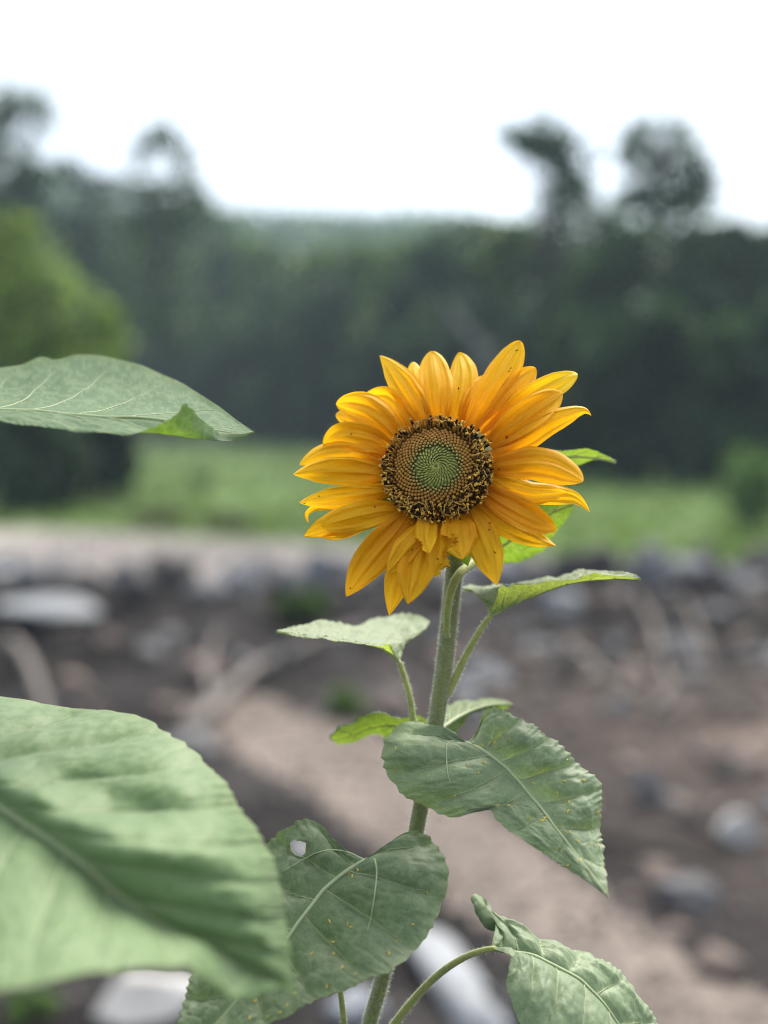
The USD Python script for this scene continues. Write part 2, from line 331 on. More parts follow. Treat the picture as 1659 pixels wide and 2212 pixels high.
put_stone(1490, 1930, 150, 90, 'grey', 'grey stone on the dark strip beside the path, lower right', 18)
put_stone(1560, 2080, 120, 70, 'brown', 'brown stone beside the path near the lower right corner', 19)

k = 0; placed = []
def scatter_stones(n, xs, ys, sizes, kinds, label, group, seed0):
    made = 0; tries = 0
    while made < n and tries < n * 20:
        tries += 1
        x, y = R.uniform(*xs), R.uniform(*ys); r = R.uniform(*sizes) * (0.7 + 0.6 * R.random() ** 2)
        if path_mask(np.array(x), np.array(y)) > 0.3 or any((x - a) ** 2 + (y - b) ** 2 < (0.75 * (r + c)) ** 2 for a, b, c in placed): continue
        placed.append((x, y, r)); made += 1
        v, f = rock(r * R.uniform(0.75, 1.2, 3), seed0 + made, 0.75)
        kd = kinds[int(R.integers(len(kinds)))]
        obj('rubble_stone', (v + [x, y, float(ground_h(x, y)) + r * 0.10], f), M_rock[kd], smooth=30, label=label.replace('KIND', {'slab': 'pale', 'dark': 'blackish'}.get(kd, kd) + (' large' if r > np.mean(sizes) else ' small')), cat='stone', group=group + ', ' + kd)
scatter_stones(150, (0.4, 2.5), (2.9, 7.4), (0.03, 0.085), ['brown', 'brown', 'grey', 'brown', 'dark'], 'KIND rubble stone on the slope right of the heart leaf', 'rubble stones right of the sunflower', 100)
scatter_stones(70, (-3.4, 3.2), (7.0, 9.2), (0.06, 0.17), ['dark', 'dark', 'grey', 'brown', 'dark'], 'KIND stone in the bank along the edge of the drive', 'stones in the dark bank', 300)
scatter_stones(70, (0.3, 3.2), (5.9, 9.1), (0.05, 0.15), ['grey', 'bluish', 'bluish', 'slab', 'dark', 'brown'], 'KIND stone on the bank behind the brown rubble', 'grey stones on the right of the bank', 700)
scatter_stones(30, (-2.2, 0.2), (4.8, 7.0), (0.05, 0.12), ['dark', 'grey', 'brown'], 'KIND stone on the earth left of the sunflower stem', 'stones left of the stem', 500)

n_ = 0
for i in range(46):
    x = -3.6 + i * 0.165 + R.uniform(-.06, .06); y = 8.25 + 0.25 * math.sin(x * 1.3) + R.uniform(-.35, .25); r = R.uniform(.08, .19) * (1 if x < -.4 or x > .8 else .8)
    v, f = rock(r * R.uniform(0.75, 1.2, 3), 900 + i, 0.85); kd = ['bluish', 'grey', 'dark', 'bluish'][int(R.integers(4))]
    obj('bank_rock', (v + [x, y, float(ground_h(x, y)) + r * 0.35], f), M_rock[kd], smooth=30, label=f"{'large' if r > .135 else 'small'} {'blackish' if kd == 'dark' else kd} rock on the crest of the bank, {'left' if x < 0 else 'right'} of the flower", cat='rock', group=f"{kd} rocks on the crest of the bank, {'left' if x < 0 else 'right'}")
def stick(pts, r, label, mat=M_deadwood, cat='branch', up=0.05, name='fallen_branch', group=None):
    q = []
    for i, (px, py) in enumerate(pts):
        g, d = on_ground(px, py); g[2] = ground_h(g[0], g[1]) + up + 0.02 * math.sin(i * 2.1); q.append(g)
    v, f = tube(resample3(np.array(q), 16) + R.normal(0, 0.006, (16, 3)), [r, r * 0.9, r * 0.5], 8)
    obj(name, (v, f), mat, smooth=True, label=label, cat=cat, group=group)
stick([(420, 1590), (500, 1520), (590, 1440), (690, 1400), (800, 1370)], 0.035, 'pale forked branch lying across the dark bank left of the stem')
stick([(470, 1560), (450, 1470), (470, 1380)], 0.022, 'short upright grey stick crossing the pale forked branch')
stick([(20, 1400), (60, 1450), (95, 1540), (110, 1600)], 0.032, 'pale fallen branch on the bank at the left edge')
stick([(1375, 1300), (1400, 1350), (1425, 1420), (1445, 1500)], 0.02, 'pale stick leaning down the bank below the right leaf tip')
stick([(1210, 1400), (1270, 1450), (1330, 1500)], 0.022, 'grey stick lying on the bank right of the stem')
stick([(1480, 1310), (1500, 1370), (1530, 1440)], 0.018, 'thin pale stick, rightmost of those on the bank')
stick([(1290, 1840), (1420, 1880), (1560, 1900)], 0.02, 'dark stick lying in the brown rubble at the right', M_bark)

for i in range(14):
    a, c_ = R.uniform(1050, 1640), R.uniform(1300, 1560); L_ = R.uniform(50, 120); th = R.uniform(-1.2, 1.2)
    stick([(a - L_ * math.cos(th), c_ - L_ * .5 * math.sin(th)), (a, c_ + R.uniform(-8, 8)), (a + L_ * math.cos(th), c_ + L_ * .5 * math.sin(th))], R.uniform(.007, .015), 'thin dry twig lying in the debris on the right of the bank', [M_deadwood, M_bark][i % 2], 'twig', .04, 'dry_twig', 'dry twigs on the right of the bank')
# low dark brush at the near edge of the field
def leafy(lobes, n, size, tints, flat=0.0, sparse=False):
    """leaf clumps spread through ellipsoid lobes [(centre, radii)]: vertices, faces, tint"""
    vol = np.array([np.prod(r) ** (2 / 3) for _, r in lobes]); cnt = np.maximum((n * vol / vol.sum() * (R.choice([.4, .8, 1.3], len(vol)) if sparse else 1)).astype(int), 3)
    out = []
    for (c, r), m in zip(lobes, cnt):
        d = norm(R.normal(size=(m, 3))); rad = R.random(m) ** 0.45
        lump = 0.75 + 0.5 * meshkit.fbm(d * 1.8 + np.asarray(c) * 1.7, 2, 3)
        q = np.asarray(c) + d * (rad * lump)[:, None] * np.asarray(r)
        a = norm(R.normal(size=(m, 3)) + [0, 0, flat]); b = norm(np.cross(a, R.normal(size=(m, 3)))); cc = np.cross(a, b)
        s = size * R.uniform(0.6, 1.3, (m, 1))
        base = np.asarray(tints)[R.integers(len(tints), size=m)] * R.uniform(0.8, 1.2, (m, 1)) * R.uniform(.8, 1.25)
        out.append(quads(q, b * s * 0.5, cc * s * 0.32, base))
    return join(out)

def brush(px, py, wpx, hpx, label, tints, n=500, name='low_bush', cat='bush', d=None, size=0.05):
    q, dd = on_ground(px, py); d = d or dd; k = d / FPX
    w, h = wpx * k / 2, hpx * k
    lobes = [(q + [R.uniform(-.6, .6) * w, R.uniform(-.3, .3) * w, h * R.uniform(.35, .55)], (w * R.uniform(.4, .6), w * .4, h * R.uniform(.4, .5))) for _ in range(5)]
    p = thing(name, label, cat, q)
    obj('foliage', leafy(lobes, n, size, tints)[:2], M_foliage, p, tint=None) if False else None
    v, f, t = leafy(lobes, n, size, tints); obj('foliage', (v, f), M_foliage, p, tint=t)
    for i in range(5):
        c = lobes[i][0]; v, f = tube(np.array([q + [R.normal(0, .05 * w), 0, -0.02], (q + c) / 2 + R.normal(0, .02, 3), c]), [0.012, 0.008, 0.004], 5, 6); obj('stem', (v, f), M_bark, p)
brush(330, 1140, 170, 42, 'low dark brush on the field edge, under the left shoulder of the flower', [(0.05, 0.05, 0.035), (0.07, 0.06, 0.05)])
brush(500, 1150, 150, 48, 'low brownish brush on the field edge, nearer the flower', [(0.06, 0.05, 0.045), (0.05, 0.05, 0.04)])
brush(435, 1060, 60, 60, 'small dark sapling standing in the field left of the flower', [(0.04, 0.07, 0.03)], 250)
brush(650, 1335, 130, 70, 'green weed growing on the bank left of the flower', [(0.05, 0.09, 0.03)], 300, 'weed', 'weed', size=0.04)
brush(755, 1545, 90, 70, 'green weed on the earth behind the small left leaf', [(0.07, 0.13, 0.03)], 260, 'weed', 'weed', size=0.03)
brush(80, 2200, 120, 60, 'green weed beside the whitish boulder in the lower left corner', [(0.08, 0.15, 0.04)], 160, 'weed', 'weed', size=0.02)
brush(1640, 1150, 150, 200, 'pale green shrub at the right edge of the field', [(0.11, 0.18, 0.08), (0.08, 0.14, 0.06)], 900, d=14, size=0.08)

# ------------------------------------------------------------------ trees
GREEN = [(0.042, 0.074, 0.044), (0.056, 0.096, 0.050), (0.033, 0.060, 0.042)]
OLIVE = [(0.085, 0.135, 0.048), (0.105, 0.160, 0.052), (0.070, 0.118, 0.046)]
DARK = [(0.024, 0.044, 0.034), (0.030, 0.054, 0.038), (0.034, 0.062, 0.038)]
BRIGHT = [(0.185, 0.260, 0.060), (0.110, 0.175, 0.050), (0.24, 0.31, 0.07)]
def tree(px, d, lobes_px, label, tints, n=1500, size=0.28, trunk=0.16, group=None, thick=0.8, name='tree', sparse=False):
    """lobes_px: (column, row, half width, half height) of each clump of the crown, at distance d"""
    lobes = []
    for a, b, rw, rh in lobes_px:
        k = d / FPX; c = P(a, b, d + R.uniform(-.5, .5) * rw * k); lobes.append((c, (rw * k, rw * k * thick, rh * k)))
    bx = P(px, 880, d); foot = np.array([bx[0], bx[1], float(ground_h(bx[0], bx[1])) - 0.1])
    p = thing(name, label, 'tree', foot, group)
    top = max(lobes, key=lambda l: l[0][2])[0]
    mid = np.array([foot[0] * .6 + top[0] * .4, foot[1], foot[2] + (top[2] - foot[2]) * .55])
    v, f = tube(np.array([foot, foot * .5 + mid * .5 + [R.normal(0, .08), 0, 0], mid, top]), [trunk, trunk * .75, trunk * .5, trunk * .15], 8, 14)
    obj('trunk', (v, f), M_bark, p, smooth=True)
    for c, r in lobes[:7]:
        s = foot + (mid - foot) * R.uniform(.6, 1.0)
        if c[2] < s[2]: s = foot + (mid - foot) * .45
        v, f = tube(np.array([s, s * .45 + c * .55 + [0, 0, .15], c]), [trunk * .4, trunk * .28, trunk * .1], 6, 8); obj('limb', (v, f), M_bark, p, smooth=True)
    v, f, t = leafy(lobes, n, size, tints, 0.3, sparse); obj('crown', (v, f), M_foliage, p, tint=t)

def crown(px, top, bottom, hw, k=9):
    out = []
    for i in range(k):
        u = (i + .5) / k; w = hw * (0.35 + 0.65 * math.sin(math.pi * min(u * .75 + .12, 1)))
        out.append((px + R.uniform(-.45, .45) * w, top + (bottom - top) * (u * .9 + .06), w * R.uniform(.5, .75), (bottom - top) / k * R.uniform(.9, 1.5)))
    return out

# skyline trees with gaps where the sky shows
tree(45, 40, [(30, 225, 50, 40), (80, 215, 30, 30), (0, 265, 45, 30), (95, 260, 22, 22), (60, 300, 26, 20), (20, 330, 60, 30), (-40, 300, 60, 70), (70, 385, 70, 45), (0, 450, 110, 80), (40, 580, 120, 110)], 'tall dark tree at the left edge with sky showing through its top', GREEN, 2000, 0.30, sparse=True)
tree(350, 42, [(350, 295, 34, 30), (310, 325, 30, 30), (395, 335, 32, 36), (285, 375, 22, 30), (410, 390, 28, 34), (350, 410, 65, 26), (280, 415, 35, 22), (425, 430, 40, 30), (360, 470, 95, 50), (350, 560, 110, 80), (360, 680, 110, 90)], 'tall round-topped tree left of the flower with a bright gap in its crown', GREEN, 2500, 0.30, sparse=True)
tree(210, 46, [(150, 370, 55, 35), (215, 410, 70, 35), (180, 480, 110, 60), (190, 590, 120, 90), (200, 720, 120, 100)], 'dark tree standing between the two tall trees on the left', DARK, 1700, 0.3)
tree(1205, 34, [(1180, 262, 34, 32), (1145, 292, 34, 24), (1100, 293, 36, 24), (1135, 322, 38, 22), (1165, 335, 30, 22), (1195, 310, 42, 34), (1215, 352, 40, 34), (1240, 395, 36, 30), (1180, 355, 22, 16), (1240, 440, 60, 36), (1190, 400, 36, 34), (1215, 300, 34, 40), (1255, 400, 30, 30), (1200, 440, 34, 20), (1200, 490, 80, 40), (1190, 590, 95, 80), (1210, 710, 95, 90)], 'tall thin tree above the flower with a branch reaching left', GREEN, 2700, 0.27, sparse=True)
tree(1435, 34, [(1425, 262, 34, 22), (1470, 275, 24, 20), (1375, 292, 40, 28), (1345, 320, 22, 20), (1465, 305, 48, 38), (1500, 350, 42, 34), (1365, 345, 36, 34), (1425, 352, 40, 28), (1520, 390, 32, 34), (1395, 400, 46, 30), (1475, 410, 46, 30), (1435, 450, 70, 28), (1430, 312, 26, 22), (1440, 382, 38, 26), (1348, 442, 44, 40), (1522, 440, 44, 40), (1375, 420, 48, 36), (1492, 428, 52, 36), (1430, 440, 50, 26), (1430, 520, 95, 50), (1440, 630, 105, 85), (1440, 750, 105, 90)], 'tall tree with a broad ragged crown at the upper right', GREEN, 2700, 0.27, sparse=True)
tree(1285, 36, [(1275, 320, 22, 16), (1290, 350, 18, 14), (1300, 470, 50, 26), (1290, 540, 70, 60), (1290, 660, 85, 90)], 'slender tree between the two tall trees at the upper right', DARK, 1100, 0.22)
# nearer tree in full light at the left edge, and the dark growth under it
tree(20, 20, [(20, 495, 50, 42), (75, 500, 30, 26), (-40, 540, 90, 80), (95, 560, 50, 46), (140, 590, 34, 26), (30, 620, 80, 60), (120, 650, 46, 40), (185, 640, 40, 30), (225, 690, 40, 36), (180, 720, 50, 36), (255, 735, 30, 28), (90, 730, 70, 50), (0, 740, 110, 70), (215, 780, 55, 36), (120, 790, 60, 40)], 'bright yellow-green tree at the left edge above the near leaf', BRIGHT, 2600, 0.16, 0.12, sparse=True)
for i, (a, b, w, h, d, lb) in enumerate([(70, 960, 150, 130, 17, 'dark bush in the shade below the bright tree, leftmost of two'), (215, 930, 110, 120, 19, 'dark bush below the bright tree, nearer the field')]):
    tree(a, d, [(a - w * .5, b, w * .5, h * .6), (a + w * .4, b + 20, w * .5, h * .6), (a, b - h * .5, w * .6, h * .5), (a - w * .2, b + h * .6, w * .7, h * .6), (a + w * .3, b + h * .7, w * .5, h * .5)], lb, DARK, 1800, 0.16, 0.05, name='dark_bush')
# the wood behind the field: two rows
row = [(-60, 400, 420), (90, 430, 300), (270, 470, 250), (430, 450, 120), (500, 500, 95), (570, 515, 90), (650, 540, 90), (720, 520, 95), (800, 520, 90), (880, 505, 95), (960, 480, 90), (1040, 470, 90), (1110, 465, 90), (1330, 480, 90), (1530, 480, 90), (1600, 478, 95), (1690, 485, 110)]
names = ['leftmost', 'second', 'third', 'fourth', 'fifth', 'sixth', 'seventh', 'eighth', 'ninth', 'tenth', 'eleventh', 'twelfth', 'thirteenth', 'fourteenth', 'fifteenth', 'sixteenth', 'rightmost']
for i, (a, top, hw) in enumerate(row):
    d = float(forest_edge(np.array((a - W / 2) / FPX * 44))) + 7
    hw = min(hw, 110)
    tints = OLIVE if a in (570, 800, 880, 1110, 720) else GREEN
    tree(a, d, crown(a, top, 880, hw * 1.35, 12), f'tall tree in the back row of the wood, {names[i]} of its row', tints, 2600, 0.40, group='back row of the wood')
for i in range(17):
    a = -40 + i * 108 + R.uniform(-20, 20); d = float(forest_edge(np.array((a - W / 2) / FPX * 40))) + 1.5
    top = 640 + R.uniform(-60, 60); bot = 880 + 1.5 / d * FPX
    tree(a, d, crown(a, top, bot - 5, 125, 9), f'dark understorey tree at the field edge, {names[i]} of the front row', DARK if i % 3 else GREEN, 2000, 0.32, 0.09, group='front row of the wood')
# bare pale trunk leaning in the wood
q = [P(a, c, 26.0) for a, c in [(960, 655), (1000, 705), (1055, 780)]]; q.append(np.array([q[-1][0] + .25, q[-1][1] + .3, -0.1]))
obj('bare_trunk', tube(np.array(q), [0.07, 0.12, 0.15], 8, 12), M_greytrunk, smooth=True, label='grey bare trunk leaning in the wood above the flower', cat='trunk')
# far wooded hill
n = 24000
x = R.uniform(-80, 80, n); y = R.uniform(72, 185, n); z = ground_h(x, y)
lb = [(np.array([a, b, c + 2.0]), None) for a, b, c in zip(x, y, z)]
d3 = norm(R.normal(size=(n, 3))); a3 = norm(R.normal(size=(n, 3))); b3 = norm(np.cross(d3, a3)); c3 = np.cross(d3, b3)
q = np.stack([x, y, z + R.random(n) * np.where(y < 100, 9, 4.5) * (0.4 + 0.9 * meshkit.noise(np.stack([x / 5, y / 5, 0 * x], -1), 8))], -1)
v, f, t = quads(q, b3 * 0.75, c3 * 0.55, np.array(GREEN)[R.integers(3, size=n)] * R.uniform(.8, 1.3, (n, 1)))
obj('hillside_wood', (v, f), M_foliage, tint=t, label='far wood covering the hill behind the trees', cat='wood', kind='stuff')
# the evening air
bx_ = trimesh.creation.box(bounds=[[-620, -240, -1.3], [620, 640, 44]])
M_air = usdkit.material(stage, '/World/Looks/air', {'v': ('principled_volume', {'color': (0.64, 0.84, 0.98), 'density': HAZE, 'anisotropy': 0.2})}, [], volume='v.volume')
obj('haze', bx_, M_air, label='thin evening haze over the whole place', cat='haze', kind='stuff')
from scipy.spatial import cKDTree
from scipy.interpolate import RBFInterpolator
# ------------------------------------------------------------------ sunflower plants
def crop(ox, oy, s):
    """points read off an enlarged crop of the photograph, as columns and rows of the whole"""
    k = 1659.0 / 3024.0
    return lambda pts: [((ox + a[0] / s) * k, (oy + a[1] / s) * k) + tuple(a[2:]) for a in pts]

TOP, MID, VEIN = np.array([0.150, 0.215, 0.118]), 0, np.array([0.40, 0.47, 0.29])
LEAF = {}
def leaf(plant, M, L, Rr, depth, bulge=(0.1, 0.1), nv=9, quilt=0.0024, mat=None, sweep=0.9, qside=(1, 1), teeth=(34, 34), tooth=0.0012, nu=230, ns=26, power=1.25, hole=None, tint=TOP,
         label=None, key=None, midL=None, midR=None, innerL=None, innerR=None, rough=1.0, reliefL=None, reliefR=None, powers=(1.0, 1.0), cellsize=.0062, puff=.0007, vein_r=0.00045, curl=(0, 0), wav=0.0, seed=0, mains=()):
    """a blade stretched between its midrib M and its two margins (all running base to tip); depth(px, py) or third coordinates give distance"""
    def to3(pts, n, pw):
        p = np.array([(a[0], a[1], a[2] if len(a) > 2 else depth(a[0], a[1])) for a in pts], float)
        p = resample(p, n, pw); return p
    mp = to3(M, nu, 1.0 * power); lp = to3(L, nu, powers[0]); rp = to3(Rr, nu, powers[1])
    u = np.linspace(0, 1, nu); s = np.linspace(0, 1, ns + 1)
    halves = []
    tooth_px = tooth / depth(mp[nu // 2, 0], mp[nu // 2, 1]) * FPX
    for side, (e, b, md, nt, inn_) in enumerate(((lp, bulge[0], midL, teeth[0], innerL), (rp, bulge[1], midR, teeth[1], innerR))):
        ed = e - mp; ln = np.linalg.norm(ed[:, :2], axis=1, keepdims=True) + 1e-9
        wp = u * nt + 1.1 * (meshkit.noise(np.stack([u * nt * .6, 0 * u + side, 0 * u + seed], -1), 5) - .5) + 0.35 * np.sin(u * 37 + side + seed); ph = wp % 1.0
        saw = (nt > 0) * np.where(ph < 0.72, ph / 0.72, (1 - ph) / 0.28) * np.clip(u * 14, 0, 1) * np.clip((1 - u) * 20, 0, 1) * (.45 + 1.0 * meshkit.noise(np.stack([np.floor(wp) * 1.7, 0 * u, 0 * u + side], -1), 6))
        te = np.zeros_like(e); te[:, :2] = ed[:, :2] / ln * (saw * tooth_px)[:, None] * np.minimum(ln / 40, 1)
        if inn_ is not None:
            ks = [0] + [k for k, _ in inn_] + [1]; cs = [mp] + [to3(c_, nu, 1.0) for _, c_ in inn_] + [e]
            q = PchipInterpolator(ks, np.stack(cs), axis=0)(s).transpose(1, 0, 2)
        elif md is not None:
            mm = to3(md, nu, 1.0)                     # passes through this line half way out
            q = mp[:, None] * (2 * (s - .5) * (s - 1))[None, :, None] + mm[:, None] * (4 * s * (1 - s))[None, :, None] + e[:, None] * (2 * s * (s - .5))[None, :, None]
        else:
            q = mp[:, None] * (1 - s)[None, :, None] + e[:, None] * s[None, :, None]
        rl = (reliefL, reliefR)[side]
        if rl is not None:                             # depth follows a smooth field through the margins, midrib and the relief points
            ed_, mi_ = np.array([(a[0], a[1], a[2] if len(a) > 2 else depth(a[0], a[1])) for a in (L, Rr)[side]]), mp[:: nu // 16]
            nodes = np.vstack([ed_[1:-1] if rl[0] == 'abs' else np.empty((0, 3)), mi_, np.array(rl[1])]) if rl[0] == 'abs' else np.vstack([np.column_stack([mi_[:, :2], 0 * mi_[:, 0]]), np.array(rl[1])])
            nodes = nodes[np.unique(np.round(nodes[:, :2] / 6).astype(int), axis=0, return_index=True)[1]]
            F_ = RBFInterpolator(nodes[:, :2] / 500, nodes[:, 2] * 100, kernel='thin_plate_spline', smoothing=2e-3)
            val = F_(q[..., :2].reshape(-1, 2) / 500).reshape(q.shape[:2]) / 100
            if rl[0] == 'abs': val = val + (mp[:, 2] - val[:, 0])[:, None] * ((1 - s) ** 2)[None]
            else: val = q[..., 2] - (val - val[:, :1] * ((1 - s) ** 2)[None])
            q = np.concatenate([q[..., :2], val[..., None]], -1)
        q = q + te[:, None] * (s ** 6)[None, :, None]
        halves.append(P(q[..., 0], q[..., 1], q[..., 2]))
    Lh, Rh = halves
    from scipy.ndimage import gaussian_filter1d
    def normals(S):
        a = np.gradient(S, axis=0); b = np.gradient(S, axis=1); n = np.cross(a, b); n[0] = n[1]; n[-1] = n[-2]; return norm(n)
    S = np.concatenate([Lh[:, :0:-1], Rh], 1)         # left margin .. midrib .. right margin
    N = normals(S)
    ref = norm(np.array([0, -0.55, 0.85])); sg = np.sign((N @ ref).mean()); N = norm(gaussian_filter1d(N * sg, 5, axis=0))
    sv = np.concatenate([-s[:0:-1], s]); SV, U = np.meshgrid(sv, u); A = np.abs(SV)
    wid = np.where(SV < 0, np.linalg.norm(Lh[:, -1] - Lh[:, 0], axis=1)[:, None], np.linalg.norm(Rh[:, -1] - Rh[:, 0], axis=1)[:, None])
    from scipy.ndimage import gaussian_filter1d
    wid = np.where(SV < 0, gaussian_filter1d(wid[:, 0], nu / 26)[:, None], gaussian_filter1d(wid[:, -1], nu / 26)[:, None])
    bl = np.where(SV < 0, bulge[0], bulge[1]) * wid
    disp = bl * A * (1 - A) * 4 * 0.5
    cu = np.where(SV < 0, curl[0], curl[1]) * wid; disp += cu * np.clip(A - .55, 0, 1) ** 2 * 5
    vu = U ** 0.8 * nv - sweep * A * (1 - 0.3 * A) + np.where(SV < 0, 0.0, 0.45)
    fr = vu - np.floor(vu)
    near = np.minimum(fr, 1 - fr)
    qa = quilt * np.where(SV < 0, qside[0], qside[1]) * np.clip(A * 4, 0, 1) * np.clip((1.08 - A) * 3, 0, 1) * np.clip(wid / 0.02, 0, 1)
    disp += qa * (np.clip(near * 2, 0, 1) ** .7 * (1.25 - .5 * np.clip(near * 2, 0, 1)) - 0.5)
    wn = meshkit.fbm(np.stack([U * 9 + seed, SV * 4.5, 0 * U], -1), 4, 7 + seed) - 0.5
    disp += wn * rough * 0.0042 * np.clip(A * 2.5, .15, 1) * np.clip(wid / 0.03, 0.1, 1)
    cell = meshkit.noise(np.stack([U * 46, SV * 20, 0 * U + seed], -1), 3); disp += (np.abs(cell - .5) - .2) * rough * 0.0008 * np.clip(A * 3, .2, 1)
    Sf = S.reshape(-1, 3); rgc = np.random.default_rng(900 + seed)
    e1_ = np.linalg.norm(np.diff(S, axis=0), axis=2)[:, :-1] * np.linalg.norm(np.diff(S, axis=1), axis=2)[:-1]; area = e1_.sum()
    pick = rgc.choice(e1_.size, size=max(int(area / cellsize ** 2), 12), p=(e1_ / e1_.sum()).ravel()); pi_, pj_ = np.unravel_index(pick, e1_.shape)
    dk_, _ = cKDTree(S[pi_, pj_]).query(Sf, k=2); ce = ((dk_[:, 1] - dk_[:, 0]) / cellsize).reshape(U.shape)
    cellv = np.exp(-(ce / .16) ** 2); disp += (1 - cellv) * np.clip(dk_[:, 1].reshape(U.shape) / cellsize * .8, 0, 1) * puff * np.clip(A * 4, 0, 1) * np.clip((1.04 - A) * 8, 0, 1)
    if wav: disp += wav * np.sin(U * 21 + SV * 2 + seed) * A ** 3
    disp -= 0.0012 * np.exp(-(A / 0.05) ** 2)          # groove along the midrib
    S = S + N * (disp * np.clip(U * 14, 0, 1))[..., None]
    vein = np.exp(-(near * wid / np.maximum(nv, 1) * 3 / 0.0007) ** 2) * np.clip(1.1 - A, 0.1, 1) * (A > 0.0) * (U > .015)
    vein = np.maximum(vein, np.exp(-(A * wid / 0.0011) ** 2))
    vein = np.maximum(vein, .28 * cellv * np.clip(A * 3, 0, 1))
    mot = meshkit.fbm(np.stack([U * 30, SV * 15, 0 * U + seed], -1), 3, 4)[..., None]
    T = tint * (0.91 + 0.18 * mot); T = T * (1 - 0.55 * vein[..., None]) + VEIN * 0.55 * vein[..., None]
    T = T * (1 - 0.25 * np.clip((A - .93) * 14, 0, 1)[..., None]) + np.array([.2, .26, .09]) * (0.25 * np.clip((A - .93) * 14, 0, 1)[..., None])
    nvv = S.shape[1]; f = tri(grid_faces(nu, nvv)); v = S.reshape(-1, 3).copy()
    if sg > 0: pass
    n0 = np.cross(v[f[:, 1]] - v[f[:, 0]], v[f[:, 2]] - v[f[:, 0]]).sum(0)
    if n0 @ ref < 0: f = f[:, ::-1]
    if hole:
        hx, hy, ha, hb = hole
        rel = v - EYE; dd = rel @ FWD; px = rel @ RIGHT / dd * FPX + W / 2; py = H / 2 - rel @ UPV / dd * FPX
        an = np.arctan2((py - hy) / hb, (px - hx) / ha); rr = np.hypot((px - hx) / ha, (py - hy) / hb) * (1 + .10 * np.sin(3 * an) + .05 * np.sin(7 * an + 1)); K = 1.9
        inn = rr < K; r2 = 1 + (K - 1) * (rr / K) ** 1.5
        sc = np.where(inn, r2 / np.maximum(rr, 1e-6), 1); mv = inn
        v[mv] = P(hx + (px[mv] - hx) * sc[mv], hy + (py[mv] - hy) * sc[mv], dd[mv])
        f = f[~((rr[f] < 0.30).any(1))]
        T.reshape(-1, 3)[inn & (rr < .6)] *= np.array([1.25, 1.05, .7])
    path = obj('leaf', (v, f), mat or M_leaf, plant, smooth=True, tint=T.reshape(-1, 3), label=label)
    # midrib and side veins
    c = ns; rib = S[:, c] + N[:, c] * 0.0006
    vv, ff = tube(rib[::4], [vein_r * 2.3, vein_r * 1.6, vein_r * 0.5], 7)
    obj('midrib', (vv, ff), M_vein, path, smooth=True, tint=np.broadcast_to(VEIN, (len(vv), 3)))
    for side in (-1, 1):
        for kv in range(1, nv):
            pts = []
            for a in np.linspace(0, 0.86, 14):
                uu = (np.clip((kv + sweep * a * (1 - 0.3 * a) - (0.45 if side > 0 else 0)) / nv, 0, 1)) ** (1 / 0.8)
                if uu > 0.985 or uu < 0.01: break
                i = min(int(uu * (nu - 1)), nu - 1); j = int(round(c + side * a * ns)); pts.append(S[i, j] + N[i, j] * 0.00012)
            if len(pts) > 5:
                vv, ff = tube(np.array(pts), [vein_r * .75, vein_r * .5, vein_r * 0.18], 5, 18)
                obj('vein', (vv, ff), M_vein, path, smooth=True, tint=np.broadcast_to(VEIN * 0.85, (len(vv), 3)))
    for mn in mains:                                   # strong veins drawn from the base
        q = np.array(mn, float); q = resample(np.column_stack([q, [depth(*a) for a in q]]), 40)
        rel = S.reshape(-1, 3) - EYE; dd = rel @ FWD; px = rel @ RIGHT / dd * FPX + W / 2; py = H / 2 - rel @ UPV / dd * FPX
        idx = [int(np.argmin((px - a) ** 2 + (py - b) ** 2)) for a, b, _ in q]
        q3 = np.array([P(a, b, dd[i]) for (a, b, _), i in zip(q, idx)]) + N.reshape(-1, 3)[idx] * 0.0004
        q3 = np.array([np.convolve(np.pad(q3[:, k], 3, 'edge'), np.ones(7) / 7, 'valid') for k in range(3)]).T
        vv, ff = tube(q3, [vein_r * 1.2, vein_r * .8, vein_r * 0.3], 6)
        obj('vein', (vv, ff), M_vein, path, smooth=True, tint=np.broadcast_to(VEIN, (len(vv), 3)))
    if key: LEAF[key] = (S, N, path)
    return path

